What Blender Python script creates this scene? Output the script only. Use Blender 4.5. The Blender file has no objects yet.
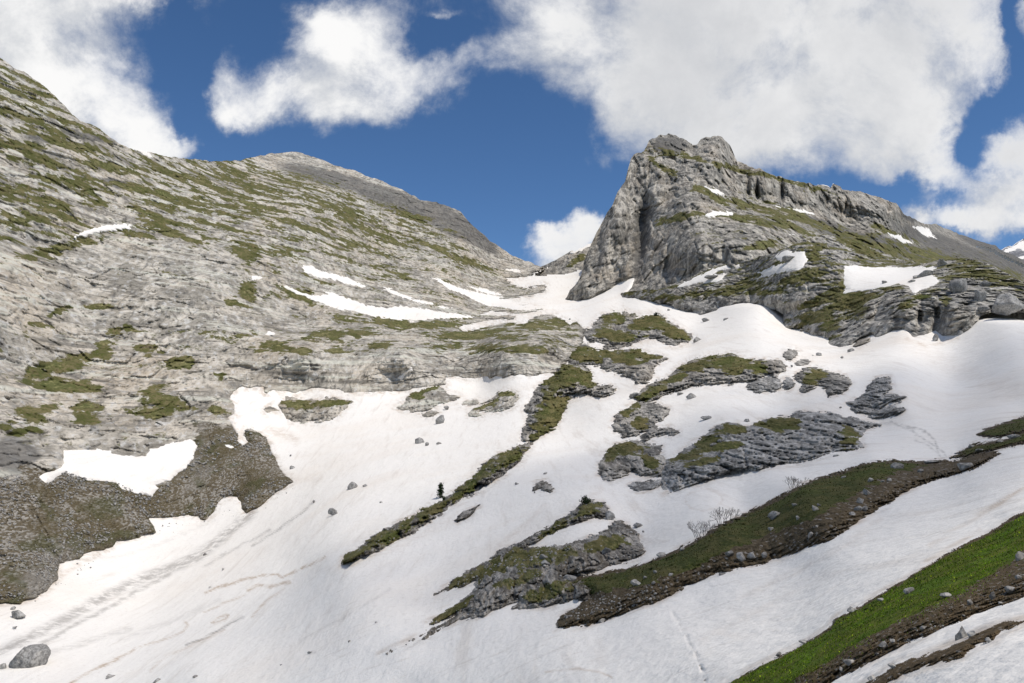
import bpy, bmesh, math, random
import numpy as np
R = math.radians
scene = bpy.context.scene
COL = scene.collection
random.seed(7)
rng = np.random.default_rng(11)
W, H, F, HOR = 1024, 683, 800.0, 430.0
PITCH = math.atan((HOR - 341.5) / F)
CP, SP = math.cos(PITCH), math.sin(PITCH)

# ------------------------------------------------------------------ survey: a sight line and a distance give a point of the terrain
def pt(u, v, D):
    u = np.asarray(u, float); v = np.asarray(v, float); D = np.asarray(D, float)
    x = (u - 512.0) / F; z = (341.5 - v) / F
    return np.stack([D * x, D * (CP - z * SP), D * (SP + z * CP)], -1)

# ------------------------------------------------------------------ noise in world metres
_P = rng.permutation(4096).astype(np.int32); _V = rng.uniform(-1, 1, 4096).astype(np.float32)
def vnoise(X, seed=0):
    X = np.asarray(X, np.float32); i = np.floor(X).astype(np.int32); f = X - i
    f = f * f * f * (f * (f * 6 - 15) + 10)
    def hsh(a, b, c): return _V[(_P[(_P[(_P[(a + seed * 57) & 4095] + b) & 4095] + c) & 4095])]
    x, y, z = i[..., 0], i[..., 1], i[..., 2]; fx, fy, fz = f[..., 0], f[..., 1], f[..., 2]
    def lx(b, c): 
        p = hsh(x, b, c); return p + (hsh(x + 1, b, c) - p) * fx
    def ly(c):
        p = lx(y, c); return p + (lx(y + 1, c) - p) * fy
    p = ly(z); return p + (ly(z + 1) - p) * fz
def fbm(X, octs=4, seed=0, gain=.5):
    s = 0; a = 1.0; t = 0
    for k in range(octs):
        s = s + a * vnoise(X * (2.03 ** k) + 13.7 * k, seed + k); t += a; a *= gain
    return s / t * 1.5
def billow(X, octs=4, seed=0, gain=.5):
    s = 0; a = 1.0; t = 0
    for k in range(octs):
        s = s + a * np.minimum(np.abs(vnoise(X * (2.1 ** k) + 7.3 * k, seed + k)) * 2.2, 1.0); t += a; a *= gain
    return s / t * 2 - 1
def cells(X, seed=0):
    """broken blocks: random value of the nearest cell, and distance to the joint"""
    X = np.asarray(X, np.float32); shp = X.shape[:-1]; X = X.reshape(-1, 3); i = np.floor(X).astype(np.int32); f1 = np.full(len(X), 9, np.float32); f2 = f1.copy(); val = np.zeros(len(X), np.float32)
    for a in (-1, 0, 1):
        for b in (-1, 0, 1):
            for c in (-1, 0, 1):
                j = i + np.array([a, b, c], np.int32); h = _P[(_P[(_P[(j[:, 0] + seed * 31) & 4095] + j[:, 1]) & 4095] + j[:, 2]) & 4095]
                q = j + .5 + .48 * np.stack([_V[h], _V[(h + 1111) & 4095], _V[(h + 2222) & 4095]], -1) - X; d = np.sqrt((q * q).sum(-1))
                n = d < f1; f2 = np.where(n, f1, np.minimum(f2, d)); val = np.where(n, _V[(h + 333) & 4095], val); f1 = np.where(n, d, f1)
    return val.reshape(shp), (f2 - f1).reshape(shp)
def components(mask, nmin, nmax):
    lab = np.where(mask, np.arange(mask.size).reshape(mask.shape) + 1, 0)
    for it in range(4000):
        old = lab.copy()
        for ax in (0, 1):
            for sgn in (1, -1):
                r = np.roll(lab, sgn, ax)
                if ax == 0: r[0 if sgn > 0 else -1] = 0
                else: r[:, 0 if sgn > 0 else -1] = 0
                lab = np.where(mask, np.maximum(lab, r), 0)
        flat = lab.ravel(); m = flat > 0; flat = np.where(m, flat[np.maximum(flat - 1, 0)], 0); lab = flat.reshape(lab.shape)
        if (lab == old).all(): break
    ids, n = np.unique(lab[lab > 0], return_counts=True); o = np.argsort(-n)
    return [lab == ids[k] for k in o if n[k] >= nmin][:nmax]
def sstep(a, b, x):
    t = np.clip((x - a) / (b - a), 0, 1); return t * t * (3 - 2 * t)

# ------------------------------------------------------------------ thin-plate surfaces through surveyed distances
class Surf:
    def __init__(self, pts, lam=2e-4):
        p = np.array(pts, float); self.xy = p[:, :2] / 100.0; y = np.log(p[:, 2]); n = len(p)
        K = self.k(self.xy, self.xy) + lam * np.eye(n)
        A = np.zeros((n + 3, n + 3)); A[:n, :n] = K; A[:n, n] = 1; A[:n, n+1:] = self.xy; A[n, :n] = 1; A[n+1:, :n] = self.xy.T
        self.w = np.linalg.solve(A, np.concatenate([y, [0, 0, 0]]))
        # coarse table, bilinear look-up
        self.u0, self.v0, self.st = -240, -60, 4
        gu = np.arange(self.u0, 1280, self.st); gv = np.arange(self.v0, 880, self.st)
        U, V = np.meshgrid(gu, gv); self.T = self.ev(U, V)
    @staticmethod
    def k(a, b):
        r2 = ((a[:, None, :] - b[None, :, :]) ** 2).sum(-1) + 1e-12
        return 0.5 * r2 * np.log(r2)
    def ev(self, U, V):
        q = np.stack([U.ravel(), V.ravel()], -1) / 100.0
        n = len(self.xy); o = self.k(q, self.xy) @ self.w[:n] + self.w[n] + q @ self.w[n+1:]
        return o.reshape(U.shape)
    def __call__(self, U, V):
        a = (np.asarray(U, float) - self.u0) / self.st; b = (np.asarray(V, float) - self.v0) / self.st
        a = np.clip(a, 0, self.T.shape[1] - 1.001); b = np.clip(b, 0, self.T.shape[0] - 1.001)
        i = a.astype(int); j = b.astype(int); fa = a - i; fb = b - j; T = self.T
        return np.exp((T[j, i] * (1-fa) + T[j, i+1] * fa) * (1-fb) + (T[j+1, i] * (1-fa) + T[j+1, i+1] * fa) * fb)

def sdf(poly, U, V):
    p = np.array(poly, float); shp = U.shape; u = U.ravel().astype(np.float32); v = V.ravel().astype(np.float32)
    best = np.full(u.shape, 1e12, np.float32); ins = np.zeros(u.shape, bool)
    for k in range(len(p)):
        ax, ay = p[k]; bx, by = p[(k + 1) % len(p)]
        ex, ey = bx - ax, by - ay; L = ex * ex + ey * ey + 1e-9
        t = np.clip(((u - ax) * ex + (v - ay) * ey) / L, 0, 1)
        dx = u - ax - t * ex; dy = v - ay - t * ey
        best = np.minimum(best, dx * dx + dy * dy)
        if ay != by:
            c = ((ay > v) != (by > v)) & (u < (bx - ax) * (v - ay) / (by - ay) + ax); ins ^= c
    d = np.sqrt(best); return np.where(ins, d, -d).reshape(shp)
def polyline_dist(line, U, V):
    p = np.array(line, float); best = np.full(U.shape, 1e12)
    for k in range(len(p) - 1):
        ax, ay = p[k]; ex, ey = p[k+1] - p[k]; L = ex*ex + ey*ey + 1e-9
        t = np.clip(((U-ax)*ex + (V-ay)*ey)/L, 0, 1); best = np.minimum(best, (U-ax-t*ex)**2 + (V-ay-t*ey)**2)
    return np.sqrt(best)
def ellipses(lst, U, V):
    g = np.full(U.shape, 9.0)
    for e in lst:
        cu, cv, ru, rv = e[:4]; a = R(e[4]) if len(e) > 4 else 0.0
        x = U - cu; y = V - cv; c, s = math.cos(a), math.sin(a)
        g = np.minimum(g, np.sqrt(((x*c + y*s)/ru)**2 + ((-x*s + y*c)/rv)**2))
    return g           # <1 inside

# ------------------------------------------------------------------ depth of what stands in front, for setting things down on it
DB = np.full((1000, 1440), 1e9); DBU, DBV = -200, -40
def db_put(U, V, D, ok=None):
    # U,V,D grids; column grids are resampled along v
    for c in range(U.shape[1]):
        u = int(round(U[0, c])) - DBU
        if not (0 <= u < DB.shape[1]) : continue
        v = V[:, c]; d = D[:, c]
        if ok is not None:
            m = ok[:, c]
            if m.sum() < 2: continue
            d = np.where(m, d, 1e9)
        vv = np.arange(math.ceil(v.min()), math.floor(v.max()) + 1)
        o = np.interp(vv, v, d); r = vv - DBV; k = (r >= 0) & (r < DB.shape[0])
        DB[r[k], u] = np.minimum(DB[r[k], u], o[k])
def depth_at(u, v):
    d = DB[int(round(v)) - DBV, int(round(u)) - DBU]; return float(d)

# ------------------------------------------------------------------ mesh helpers
def mesh_np(name, verts, faces, mat, parent=None, attrs=None, origin=None, smooth=True):
    verts = np.asarray(verts, np.float64); faces = np.asarray(faces, np.int32)
    if origin is None:
        origin = np.array([verts[:, 0].mean(), verts[:, 1].mean(), verts[:, 2].min()])
    me = bpy.data.meshes.new(name); n = len(verts); m, k = faces.shape
    me.vertices.add(n); me.vertices.foreach_set('co', (verts - origin).astype(np.float32).ravel())
    me.loops.add(m * k); me.loops.foreach_set('vertex_index', faces.ravel())
    me.polygons.add(m); me.polygons.foreach_set('loop_start', np.arange(0, m * k, k, dtype=np.int32))
    if smooth: me.polygons.foreach_set('use_smooth', np.ones(m, bool))
    me.update(calc_edges=True); me.validate()
    for an, av in (attrs or {}).items():
        a = me.attributes.new(an, 'FLOAT', 'POINT'); a.data.foreach_set('value', np.asarray(av, np.float32).ravel())
    me.materials.append(mat)
    o = bpy.data.objects.new(name, me); COL.objects.link(o)
    if parent is not None: o.parent = parent
    else: o.location = origin
    o['_org'] = [float(x) for x in origin]
    return o
def compact(P, faces, attrs):
    used = np.unique(faces); mp = np.full(len(P), -1, np.int32); mp[used] = np.arange(len(used))
    return P[used], mp[faces], {k: v.ravel()[used] for k, v in attrs.items()}
def grid_faces(nr, nc, keep):
    idx = np.arange(nr * nc).reshape(nr, nc)
    q = np.stack([idx[:-1, :-1], idx[1:, :-1], idx[1:, 1:], idx[:-1, 1:]], -1)
    k = keep[:-1, :-1] & keep[1:, :-1] & keep[1:, 1:] & keep[:-1, 1:]
    return q[k]
def tag(o, label=None, cat=None, group=None, kind=None):
    if label: o['label'] = label
    if cat: o['category'] = cat
    if group: o['group'] = group
    if kind: o['kind'] = kind
    return o
# ------------------------------------------------------------------ materials
class NT:
    def __init__(self, tree): self.t = tree; self.n = tree.nodes; self.l = tree.links
    def new(self, t, **kw):
        n = self.n.new(t)
        for k, v in kw.items(): setattr(n, k, v)
        return n
    def put(self, sock, val):
        if hasattr(val, 'is_output') or isinstance(val, bpy.types.NodeSocket): self.l.new(val, sock)
        elif val is not None: sock.default_value = val
    def math(self, op, a, b=None, c=None, clamp=False):
        n = self.new('ShaderNodeMath', operation=op, use_clamp=clamp)
        self.put(n.inputs[0], a)
        if b is not None: self.put(n.inputs[1], b)
        if c is not None: self.put(n.inputs[2], c)
        return n.outputs[0]
    def vmath(self, op, a, b=None, s=None):
        n = self.new('ShaderNodeVectorMath', operation=op)
        self.put(n.inputs[0], a)
        if b is not None: self.put(n.inputs[1], b)
        if s is not None: self.put(n.inputs['Scale'], s)
        return n.outputs['Value'] if op in ('DOT_PRODUCT', 'LENGTH') else n.outputs[0]
    def noise(self, vec, scale, detail=4, rough=.55, dist=0.0, color=False):
        n = self.new('ShaderNodeTexNoise'); self.put(n.inputs['Vector'], vec)
        n.inputs['Scale'].default_value = scale; n.inputs['Detail'].default_value = detail
        n.inputs['Roughness'].default_value = rough; n.inputs['Distortion'].default_value = dist
        return n.outputs['Color'] if color else n.outputs[0]
    def voro(self, vec, scale, feature='F1', out='Distance'):
        n = self.new('ShaderNodeTexVoronoi', feature=feature); self.put(n.inputs['Vector'], vec); n.inputs['Scale'].default_value = scale
        return n.outputs[out]
    def ramp(self, x, a, b, lo=0.0, hi=1.0):
        n = self.new('ShaderNodeMapRange', interpolation_type='SMOOTHSTEP')
        self.put(n.inputs[0], x); self.put(n.inputs[1], a); self.put(n.inputs[2], b); self.put(n.inputs[3], lo); self.put(n.inputs[4], hi)
        return n.outputs[0]
    def mix(self, f, a, b):
        n = self.new('ShaderNodeMix', data_type='RGBA'); self.put(n.inputs[0], f)
        self.put(n.inputs[6], a if not isinstance(a, tuple) else (*a, 1)); self.put(n.inputs[7], b if not isinstance(b, tuple) else (*b, 1))
        return n.outputs[2]
    def scaled(self, vec, s):
        return self.vmath('MULTIPLY', vec, s)
def new_mat(name):
    m = bpy.data.materials.new(name); m.use_nodes = True; m.node_tree.nodes.clear(); return m, NT(m.node_tree)
def finish(k, col, rough, height=None, dist=.1, strength=1.0, spec=.3):
    b = k.new('ShaderNodeBsdfPrincipled'); k.put(b.inputs['Base Color'], col); k.put(b.inputs['Roughness'], rough)
    b.inputs['Specular IOR Level'].default_value = spec
    if height is not None:
        bp = k.new('ShaderNodeBump'); bp.inputs['Strength'].default_value = strength; k.put(bp.inputs['Distance'], dist); k.put(bp.inputs['Height'], height)
        k.l.new(bp.outputs[0], b.inputs['Normal'])
    o = k.new('ShaderNodeOutputMaterial'); k.l.new(b.outputs[0], o.inputs[0])
def attr(k, name):
    n = k.new('ShaderNodeAttribute'); n.attribute_name = name; return n.outputs['Fac']
def position(k): return k.new('ShaderNodeNewGeometry').outputs['Position']

def rock_mat(name, px, light=(.46,.44,.40), dark=(.25,.245,.235), warm=(.42,.36,.28), vert=.35, warmth=.5, yc=.42, strata=.4, stain=.6):
    """limestone; px = how many metres the finest visible detail measures"""
    m, k = new_mat(name); P = k.scaled(position(k), (1, yc, 1))
    Pv = k.scaled(P, (1, 1, vert)); Ph = k.scaled(P, (.35, .35, 1.6))
    big = k.noise(P, .012 / px, 5, .6); mid = k.noise(Pv, .05 / px, 6, .65, .4); fine = k.noise(Pv, .22 / px, 4, .65)
    lay = k.noise(Ph, .07 / px, 5, .6, .3)
    c = k.mix(k.ramp(mid, .42, .60), dark, light)
    c = k.mix(k.math('MULTIPLY', k.ramp(lay, .5, .72), .55), c, tuple(x * .62 for x in dark))
    c = k.mix(k.math('MULTIPLY', k.ramp(big, .45, .7), warmth), c, warm)
    c = k.mix(k.math('MULTIPLY', k.ramp(fine, .52, .66), .6), c, tuple(min(x * 1.3, .62) for x in light))
    c = k.mix(k.math('MULTIPLY', k.ramp(fine, .47, .36), .55), c, tuple(x * .45 for x in dark))
    # lichen and wet stains down the face
    st = k.noise(k.scaled(P, (1, 1, .12)), .11 / px, 4, .6)
    c = k.mix(k.math('MULTIPLY', k.ramp(st, .53, .64), stain), c, (.105, .102, .096))
    # beds of the limestone: thin dark partings that follow the level of the strata
    sz = k.noise(k.vmath('ADD', k.scaled(P, (.05, .05, 1.0)), k.vmath('SCALE', k.noise(P, .03 / px, 3, .6, 0, True), s=5.0 * px)), .16 / px, 3, .7)
    c = k.mix(k.math('MULTIPLY', k.ramp(sz, .55, .63), k.math('MULTIPLY', k.ramp(big, .35, .6, .3, 1.0), strata)), c, tuple(x * .5 for x in dark))
    c = k.mix(k.math('MULTIPLY', k.ramp(sz, .45, .37), strata * .7), c, tuple(min(x * 1.15, .62) for x in light))
    # cracks with a shape of their own
    cr = k.voro(k.vmath('ADD', Pv, k.vmath('SCALE', k.noise(P, .1 / px, 3, .6, 0, True), s=5.0 * px)), .085 / px, 'DISTANCE_TO_EDGE')
    crk = k.ramp(cr, .0, .09, 1.0, 0.0)
    c = k.mix(k.math('MULTIPLY', crk, k.ramp(k.noise(P, .03 / px, 3, .6), .45, .62, .0, .55)), c, (.09, .085, .078))
    sh = k.ramp(k.math('ADD', attr(k, 'dark_tone'), k.math('MULTIPLY', k.math('SUBTRACT', mid, .5), .6)), .35, .65)  # dark tone over the rock; on the peak it holds painted shade
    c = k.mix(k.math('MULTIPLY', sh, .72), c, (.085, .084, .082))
    # grass that creeps over the stone
    g = attr(k, 'grass')
    gn = k.noise(P, .16 / px, 5, .7); gn2 = k.noise(Ph, .05 / px, 4, .6)
    gf = k.math('ADD', g, k.math('MULTIPLY', k.math('ADD', k.math('SUBTRACT', gn, .5), k.math('SUBTRACT', gn2, .5)), 1.1))
    gm = k.ramp(gf, .46, .60)
    gc = k.mix(k.ramp(k.noise(P, .09 / px, 4, .7), .35, .65), (.078, .080, .028), (.180, .152, .075))
    gc = k.mix(k.ramp(k.noise(P, .5 / px, 2, .6), .4, .7), gc, (.085, .095, .026))
    c = k.mix(gm, c, gc)
    # broken stone and brown soil
    s = attr(k, 'scree')
    stone = k.voro(P, .95 / px, 'F1', 'Distance'); scol = k.voro(P, .95 / px, 'F1', 'Color')
    sep = k.new('ShaderNodeSeparateColor'); k.l.new(scol, sep.inputs[0])
    sc = k.mix(k.ramp(sep.outputs[0], .5, .8), (.135, .112, .075), (.33, .31, .275))
    sc = k.mix(k.math('MULTIPLY', k.ramp(k.noise(P, .018 / px, 5, .6, .4), .5, .62), .65), sc, (.26, .245, .22))
    sc = k.mix(k.math('MULTIPLY', k.ramp(k.noise(P, .026 / px, 8, .72, .5), .44, .58), .8), sc, (.105, .085, .045))
    sc = k.mix(k.math('MULTIPLY', k.ramp(k.noise(P, .055 / px, 4, .6, .5), .50, .62), .6), sc, (.070, .075, .030))
    sm = k.ramp(k.math('ADD', s, k.math('MULTIPLY', k.math('SUBTRACT', gn, .5), .7)), .42, .58)
    c = k.mix(sm, c, sc)
    h = k.math('ADD', k.math('MULTIPLY', mid, 1.6), k.math('MULTIPLY', fine, .8))
    h = k.math('SUBTRACT', h, k.math('MULTIPLY', crk, .18))
    h = k.math('ADD', h, k.math('MULTIPLY', k.math('MULTIPLY', stone, sm), -.6))
    finish(k, c, .92, h, 2.2 * px, .9, .15)
    return m

def turf_mat(name, px, yc=.22, *, a=(.045,.062,.012), b=(.12,.105,.036), soil=(.085,.060,.034), fresh=(.06,.10,.014)):
    m, k = new_mat(name); P = k.scaled(position(k), (1, yc, 1))
    n1 = k.noise(P, .05 / px, 5, .65); n2 = k.noise(P, .35 / px, 4, .7); n3 = k.noise(P, .018 / px, 4, .6)
    c = k.mix(k.ramp(n1, .38, .64), a, b); c = k.mix(k.math('MULTIPLY', k.ramp(n3, .45, .65), .7), c, fresh)
    c = k.mix(k.math('MULTIPLY', k.ramp(n2, .5, .72), .6), c, tuple(x * 1.9 for x in b))
    c = k.mix(k.math('MULTIPLY', k.ramp(n2, .5, .3), .7), c, tuple(x * .5 for x in a))
    s = attr(k, 'soil'); 
    sm = k.ramp(k.math('ADD', s, k.math('MULTIPLY', k.math('SUBTRACT', n1, .5), 1.0)), .42, .6)
    sc = k.mix(k.ramp(n2, .35, .65), tuple(x * .6 for x in soil), tuple(x * 1.35 for x in soil))
    peb = k.voro(P, .5 / px, 'F1', 'Color'); sep = k.new('ShaderNodeSeparateColor'); k.l.new(peb, sep.inputs[0])
    sc = k.mix(k.math('MULTIPLY', k.ramp(sep.outputs[0], .90, .95), .6), sc, (.30, .285, .265))
    c = k.mix(sm, c, sc)
    h = k.math('ADD', k.math('MULTIPLY', n1, 1.2), k.math('MULTIPLY', n2, .7))
    finish(k, c, .95, h, 1.8 * px, .9, .1)
    return m

def snow_mat(name, local=False):
    m, k = new_mat(name); P = position(k)
    d = k.vmath('LENGTH', P)
    # old spring snow: dust, melt runnels, sun cups
    dn = k.noise(P, .02, 6, .62, .6); run = k.noise(k.scaled(P, (1.6, .12, .6)), .25, 5, .65, .3)
    fine = k.noise(P, 1.1, 5, .7)
    c = k.mix(k.math('MULTIPLY', k.ramp(dn, .46, .72), .42), (.878, .850, .798), (.78, .695, .595))
    c = k.mix(k.math('MULTIPLY', k.ramp(run, .53, .72), .38), c, (.60, .54, .47))
    c = k.mix(k.math('MULTIPLY', k.ramp(fine, .55, .78), .28), c, (.60, .57, .53))
    gr = k.noise(P, 3.2, 4, .75); c = k.mix(k.math('MULTIPLY', k.ramp(gr, .56, .76), .22), c, (.55, .50, .44))
    run2 = k.noise(k.scaled(P, (.9, .10, .5)), 1.1, 5, .7, .2); c = k.mix(k.math('MULTIPLY', k.ramp(run2, .56, .74), .26), c, (.60, .545, .47))
    # grit strung out along the fall line of the near slope
    q3 = k.new('ShaderNodeCombineXYZ'); k.put(q3.inputs[0], k.math('MULTIPLY', k.vmath('DOT_PRODUCT', P, (-.76, .43, -.49)), .16)); k.put(q3.inputs[1], k.math('MULTIPLY', k.vmath('DOT_PRODUCT', P, (.49, .87, 0)), 1.3)); k.put(q3.inputs[2], k.math('MULTIPLY', k.vmath('DOT_PRODUCT', P, (.42, -.24, -.87)), 2.6))
    s3 = k.noise(q3.outputs[0], 1.0, 7, .68, .2); c = k.mix(k.math('MULTIPLY', k.ramp(s3, .54, .74), .42), c, (.50, .44, .37)); s4 = k.noise(q3.outputs[0], 6.0, 4, .7); c = k.mix(k.math('MULTIPLY', k.ramp(s4, .58, .74), .35), c, (.46, .41, .35))
    if not local:
        g = attr(k, 'dirt'); b = attr(k, 'dust')
        br = k.noise(P, .5, 5, .7); e = k.math('MULTIPLY', g, k.ramp(br, .34, .60, .1, 1.3), clamp=True)
        c = k.mix(e, c, (.22, .20, .18))
        e = k.math('MULTIPLY', b, k.ramp(br, .34, .6, .1, 1.25), clamp=True)
        c = k.mix(e, c, (.45, .33, .22))
    cup = k.noise(P, 1.7, 3, .55); rip = k.noise(k.scaled(P, (1, .35, 1)), .35, 3, .6)
    c2 = k.math('ADD', k.noise(k.scaled(P, (1, .6, 1)), 5.5, 3, .6), k.math('MULTIPLY', s4, 1.2)); h = k.math('ADD', k.math('ADD', k.math('MULTIPLY', cup, .22), k.math('MULTIPLY', rip, .55)), k.math('MULTIPLY', c2, .07))
    finish(k, c, .75, h, .6, .7, .2)
    return m
M = {}
M['snow'] = snow_mat('spring_snow'); M['snow_patch'] = snow_mat('patch_snow', True)
M['rock_far'] = rock_mat('pale_limestone', .42, (.585,.54,.465), (.315,.292,.25), (.55,.47,.365), .45, .65, .42, .85, .55)
M['rock_peak'] = rock_mat('grey_limestone', .42, (.485,.455,.40), (.185,.176,.158), (.40,.33,.25), .22, .5, .5, .55, .8)
M['rock_cliff'] = rock_mat('terrace_limestone', .24, (.50,.472,.425), (.18,.174,.163), (.40,.35,.28), .3, .4, .4, .25, .8)
M['rock_mid'] = rock_mat('outcrop_limestone', .19, (.44,.415,.375), (.12,.116,.107), (.36,.31,.24), .4, .4, .2, .25, .6)
M['rock_slab'] = rock_mat('slab_limestone', .10, (.46,.45,.43), (.15,.147,.14), (.40,.38,.34), .6, .35, .3, .3, .5)
M['rock_near'] = rock_mat('scree_limestone', .085, (.36,.34,.31), (.11,.10,.085), (.15,.115,.07), .8, .55, .22, .1, .5)
M['stone'] = rock_mat('boulder_limestone', .07, (.43,.42,.40), (.24,.235,.225), (.38,.34,.29), .8, .3, .9, .1, .4)
M['distant'] = rock_mat('distant_rock', 2.4, (.33,.33,.34), (.16,.165,.18), (.28,.27,.27), .5, .3)
M['turf'] = turf_mat('alpine_turf', .2, .22, a=(.062,.064,.020), b=(.150,.128,.056), soil=(.10,.078,.048), fresh=(.062,.082,.018))
M['turf_far'] = turf_mat('high_turf', .42, .42, a=(.105,.108,.040), b=(.20,.18,.088), soil=(.15,.12,.08), fresh=(.085,.102,.032))
M['turf_bank'] = turf_mat('bank_turf', .06, .25, a=(.040,.050,.014), b=(.092,.084,.032), soil=(.090,.070,.044), fresh=(.055,.074,.016))
M['turf_near'] = turf_mat('meadow_turf', .02, .4, a=(.055,.078,.009), b=(.115,.130,.020), soil=(.098,.072,.042), fresh=(.060,.125,.007))
def plain(name, col, var=.35, scale=8, rough=.9):
    m, k = new_mat(name); P = position(k); n = k.noise(P, scale, 4, .6)
    c = k.mix(k.ramp(n, .35, .65), tuple(x * (1 - var) for x in col), tuple(x * (1 + var) for x in col)); finish(k, c, rough, n, .02, .5, .15); return m
M['needles'] = plain('dark_needles', (.022, .036, .014), .5, 6)
M['bark'] = plain('bark', (.10, .08, .06), .4, 10)
M['twig'] = plain('bare_twigs', (.16, .14, .125), .3, 10)
M['blade'] = plain('grass_blades', (.105, .185, .010), .6, 1.6)
M['blade_dry'] = plain('olive_blades', (.055, .058, .016), .6, 1.2)
M['flower'] = plain('yellow_green_flowers', (.33, .42, .02), .3, 9)
# ------------------------------------------------------------------ surveyed distances: bowl + left mountain
SB = Surf([
 (1024,683,6.5),(950,683,8),(870,683,11),(800,683,16),(700,683,27),(600,683,38),(500,683,52),(400,683,66),(200,683,90),(0,683,115),
 (1150,700,4.5),(1000,800,5.5),(800,800,11),(500,800,34),(200,800,66),(-150,800,88),(-180,683,135),(1200,560,10),
 (1000,540,24),(1024,560,17),(940,600,16),(900,590,21.5),(840,640,18.5),(800,640,24.5),(700,650,33),(1024,470,45),(900,530,40),(800,575,43),(700,610,46),(600,640,50),
 (1120,480,34),(1180,420,60),
 (670,594,54),(780,558,52.5),(875,510,54),(970,470,60),(1024,445,68),(580,578,75),(650,561,70),(720,525,73),(800,486,78),(870,462,86),(960,456,84),(1024,430,88),
 (650,545,84),(740,505,92),(800,475,97),(870,452,102),(950,443,104),(1024,410,122),
 (560,628,58),(400,650,72),(480,610,76),(550,600,72),(640,550,84),(430,595,92),(600,505,112),(620,525,100),(585,500,115),
 (540,486,140),(441,495,165),(340,565,118),(500,450,208),(525,440,218),(690,488,114),(660,492,120),(760,470,114),(860,445,120),
 (726,422,165),(812,413,165),(880,422,152),(600,480,138),(600,440,195),(640,440,180),(640,398,250),(724,384,230),(780,392,205),(850,396,178),(880,400,168),
 (700,357,310),(790,350,275),(640,385,270),(600,398,270),(560,410,280),(560,372,350),(616,375,320),(650,380,285),(690,342,390),(620,350,405),
 (600,315,560),(640,320,500),(680,330,430),(660,305,560),(620,298,640),(580,300,700),(626,280,692),(612,288,690),(633,278,690),(583,330,500),(550,295,760),(560,282,850),(575,275,880),(540,268,950),
 (700,314,500),(760,303,430),(790,328,380),(840,345,290),(900,330,262),(940,335,248),(1000,311,235),(1024,311,232),(1150,300,230),
 (700,330,420),(760,340,310),(800,345,300),(950,380,190),(900,400,160),(1024,355,180),(1024,385,148),(1150,380,140),
 # left side
 (30,650,128),(150,600,172),(0,603,150),(0,560,168),(200,520,235),(100,520,212),(300,500,225),(300,450,285),(400,400,345),(480,385,365),(240,390,330),(290,560,160),
 (100,450,245),(0,480,192),(0,400,235),(100,350,320),(0,300,280),(200,300,390),(0,200,350),(0,60,460),(-150,60,330),(-180,300,190),(-180,500,140),(-150,-40,400),
 (100,130,500),(50,95,480),(200,160,640),(100,230,410),(300,200,680),(290,153,900),(400,195,920),(470,225,960),(530,262,1000),(400,250,770),(300,280,520),(400,315,540),
 (490,316,640),(450,290,690),(520,295,780),(300,348,372),(400,351,385),(500,352,385),(550,345,400),(556,362,392),(300,328,440),(400,332,490),(500,333,480),(555,330,500),(300,390,350),(400,385,365),(450,378,375),(230,420,300),
])
# ------------------------------------------------------------------ the rock peak and its long ridge
SP_ = Surf([
 (567,298,720),(590,295,690),(600,260,740),(615,220,780),(630,160,860),(660,138,900),(690,145,900),(720,138,920),(735,160,920),(650,200,800),
 (645,240,735),(640,285,665),(680,280,600),(690,230,650),(690,205,705),(720,215,690),(720,185,790),(720,165,830),(720,240,600),(720,275,555),(760,255,560),(760,225,650),
 (760,205,800),(760,172,850),(800,211,835),(800,183,880),(800,224,760),(800,238,690),(850,192,930),(850,224,880),(850,240,790),(900,209,1000),(900,242,900),(925,225,1300),
 (950,235,1500),(950,255,1050),(1000,250,1600),(1024,262,1700),(1000,272,1150),(900,265,760),(620,310,620),(700,300,530),(1110,290,1700),(820,280,560),(1024,300,1000),(1110,330,900)], 1e-3)
SC = Surf([
 (622,297,640),(650,292,590),(680,302,530),(700,312,498),(720,285,515),(760,302,432),(780,272,435),(800,242,460),(790,322,383),(830,236,470),(860,246,460),
 (900,260,430),(840,344,290),(850,312,330),(850,275,385),(900,326,264),(900,292,300),(940,262,360),(940,332,250),(940,292,280),(980,262,330),(980,312,240),
 (1024,285,270),(1024,310,234),(1120,300,262),(1120,320,230),(720,310,480),(750,278,500)], 1e-3)

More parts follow.
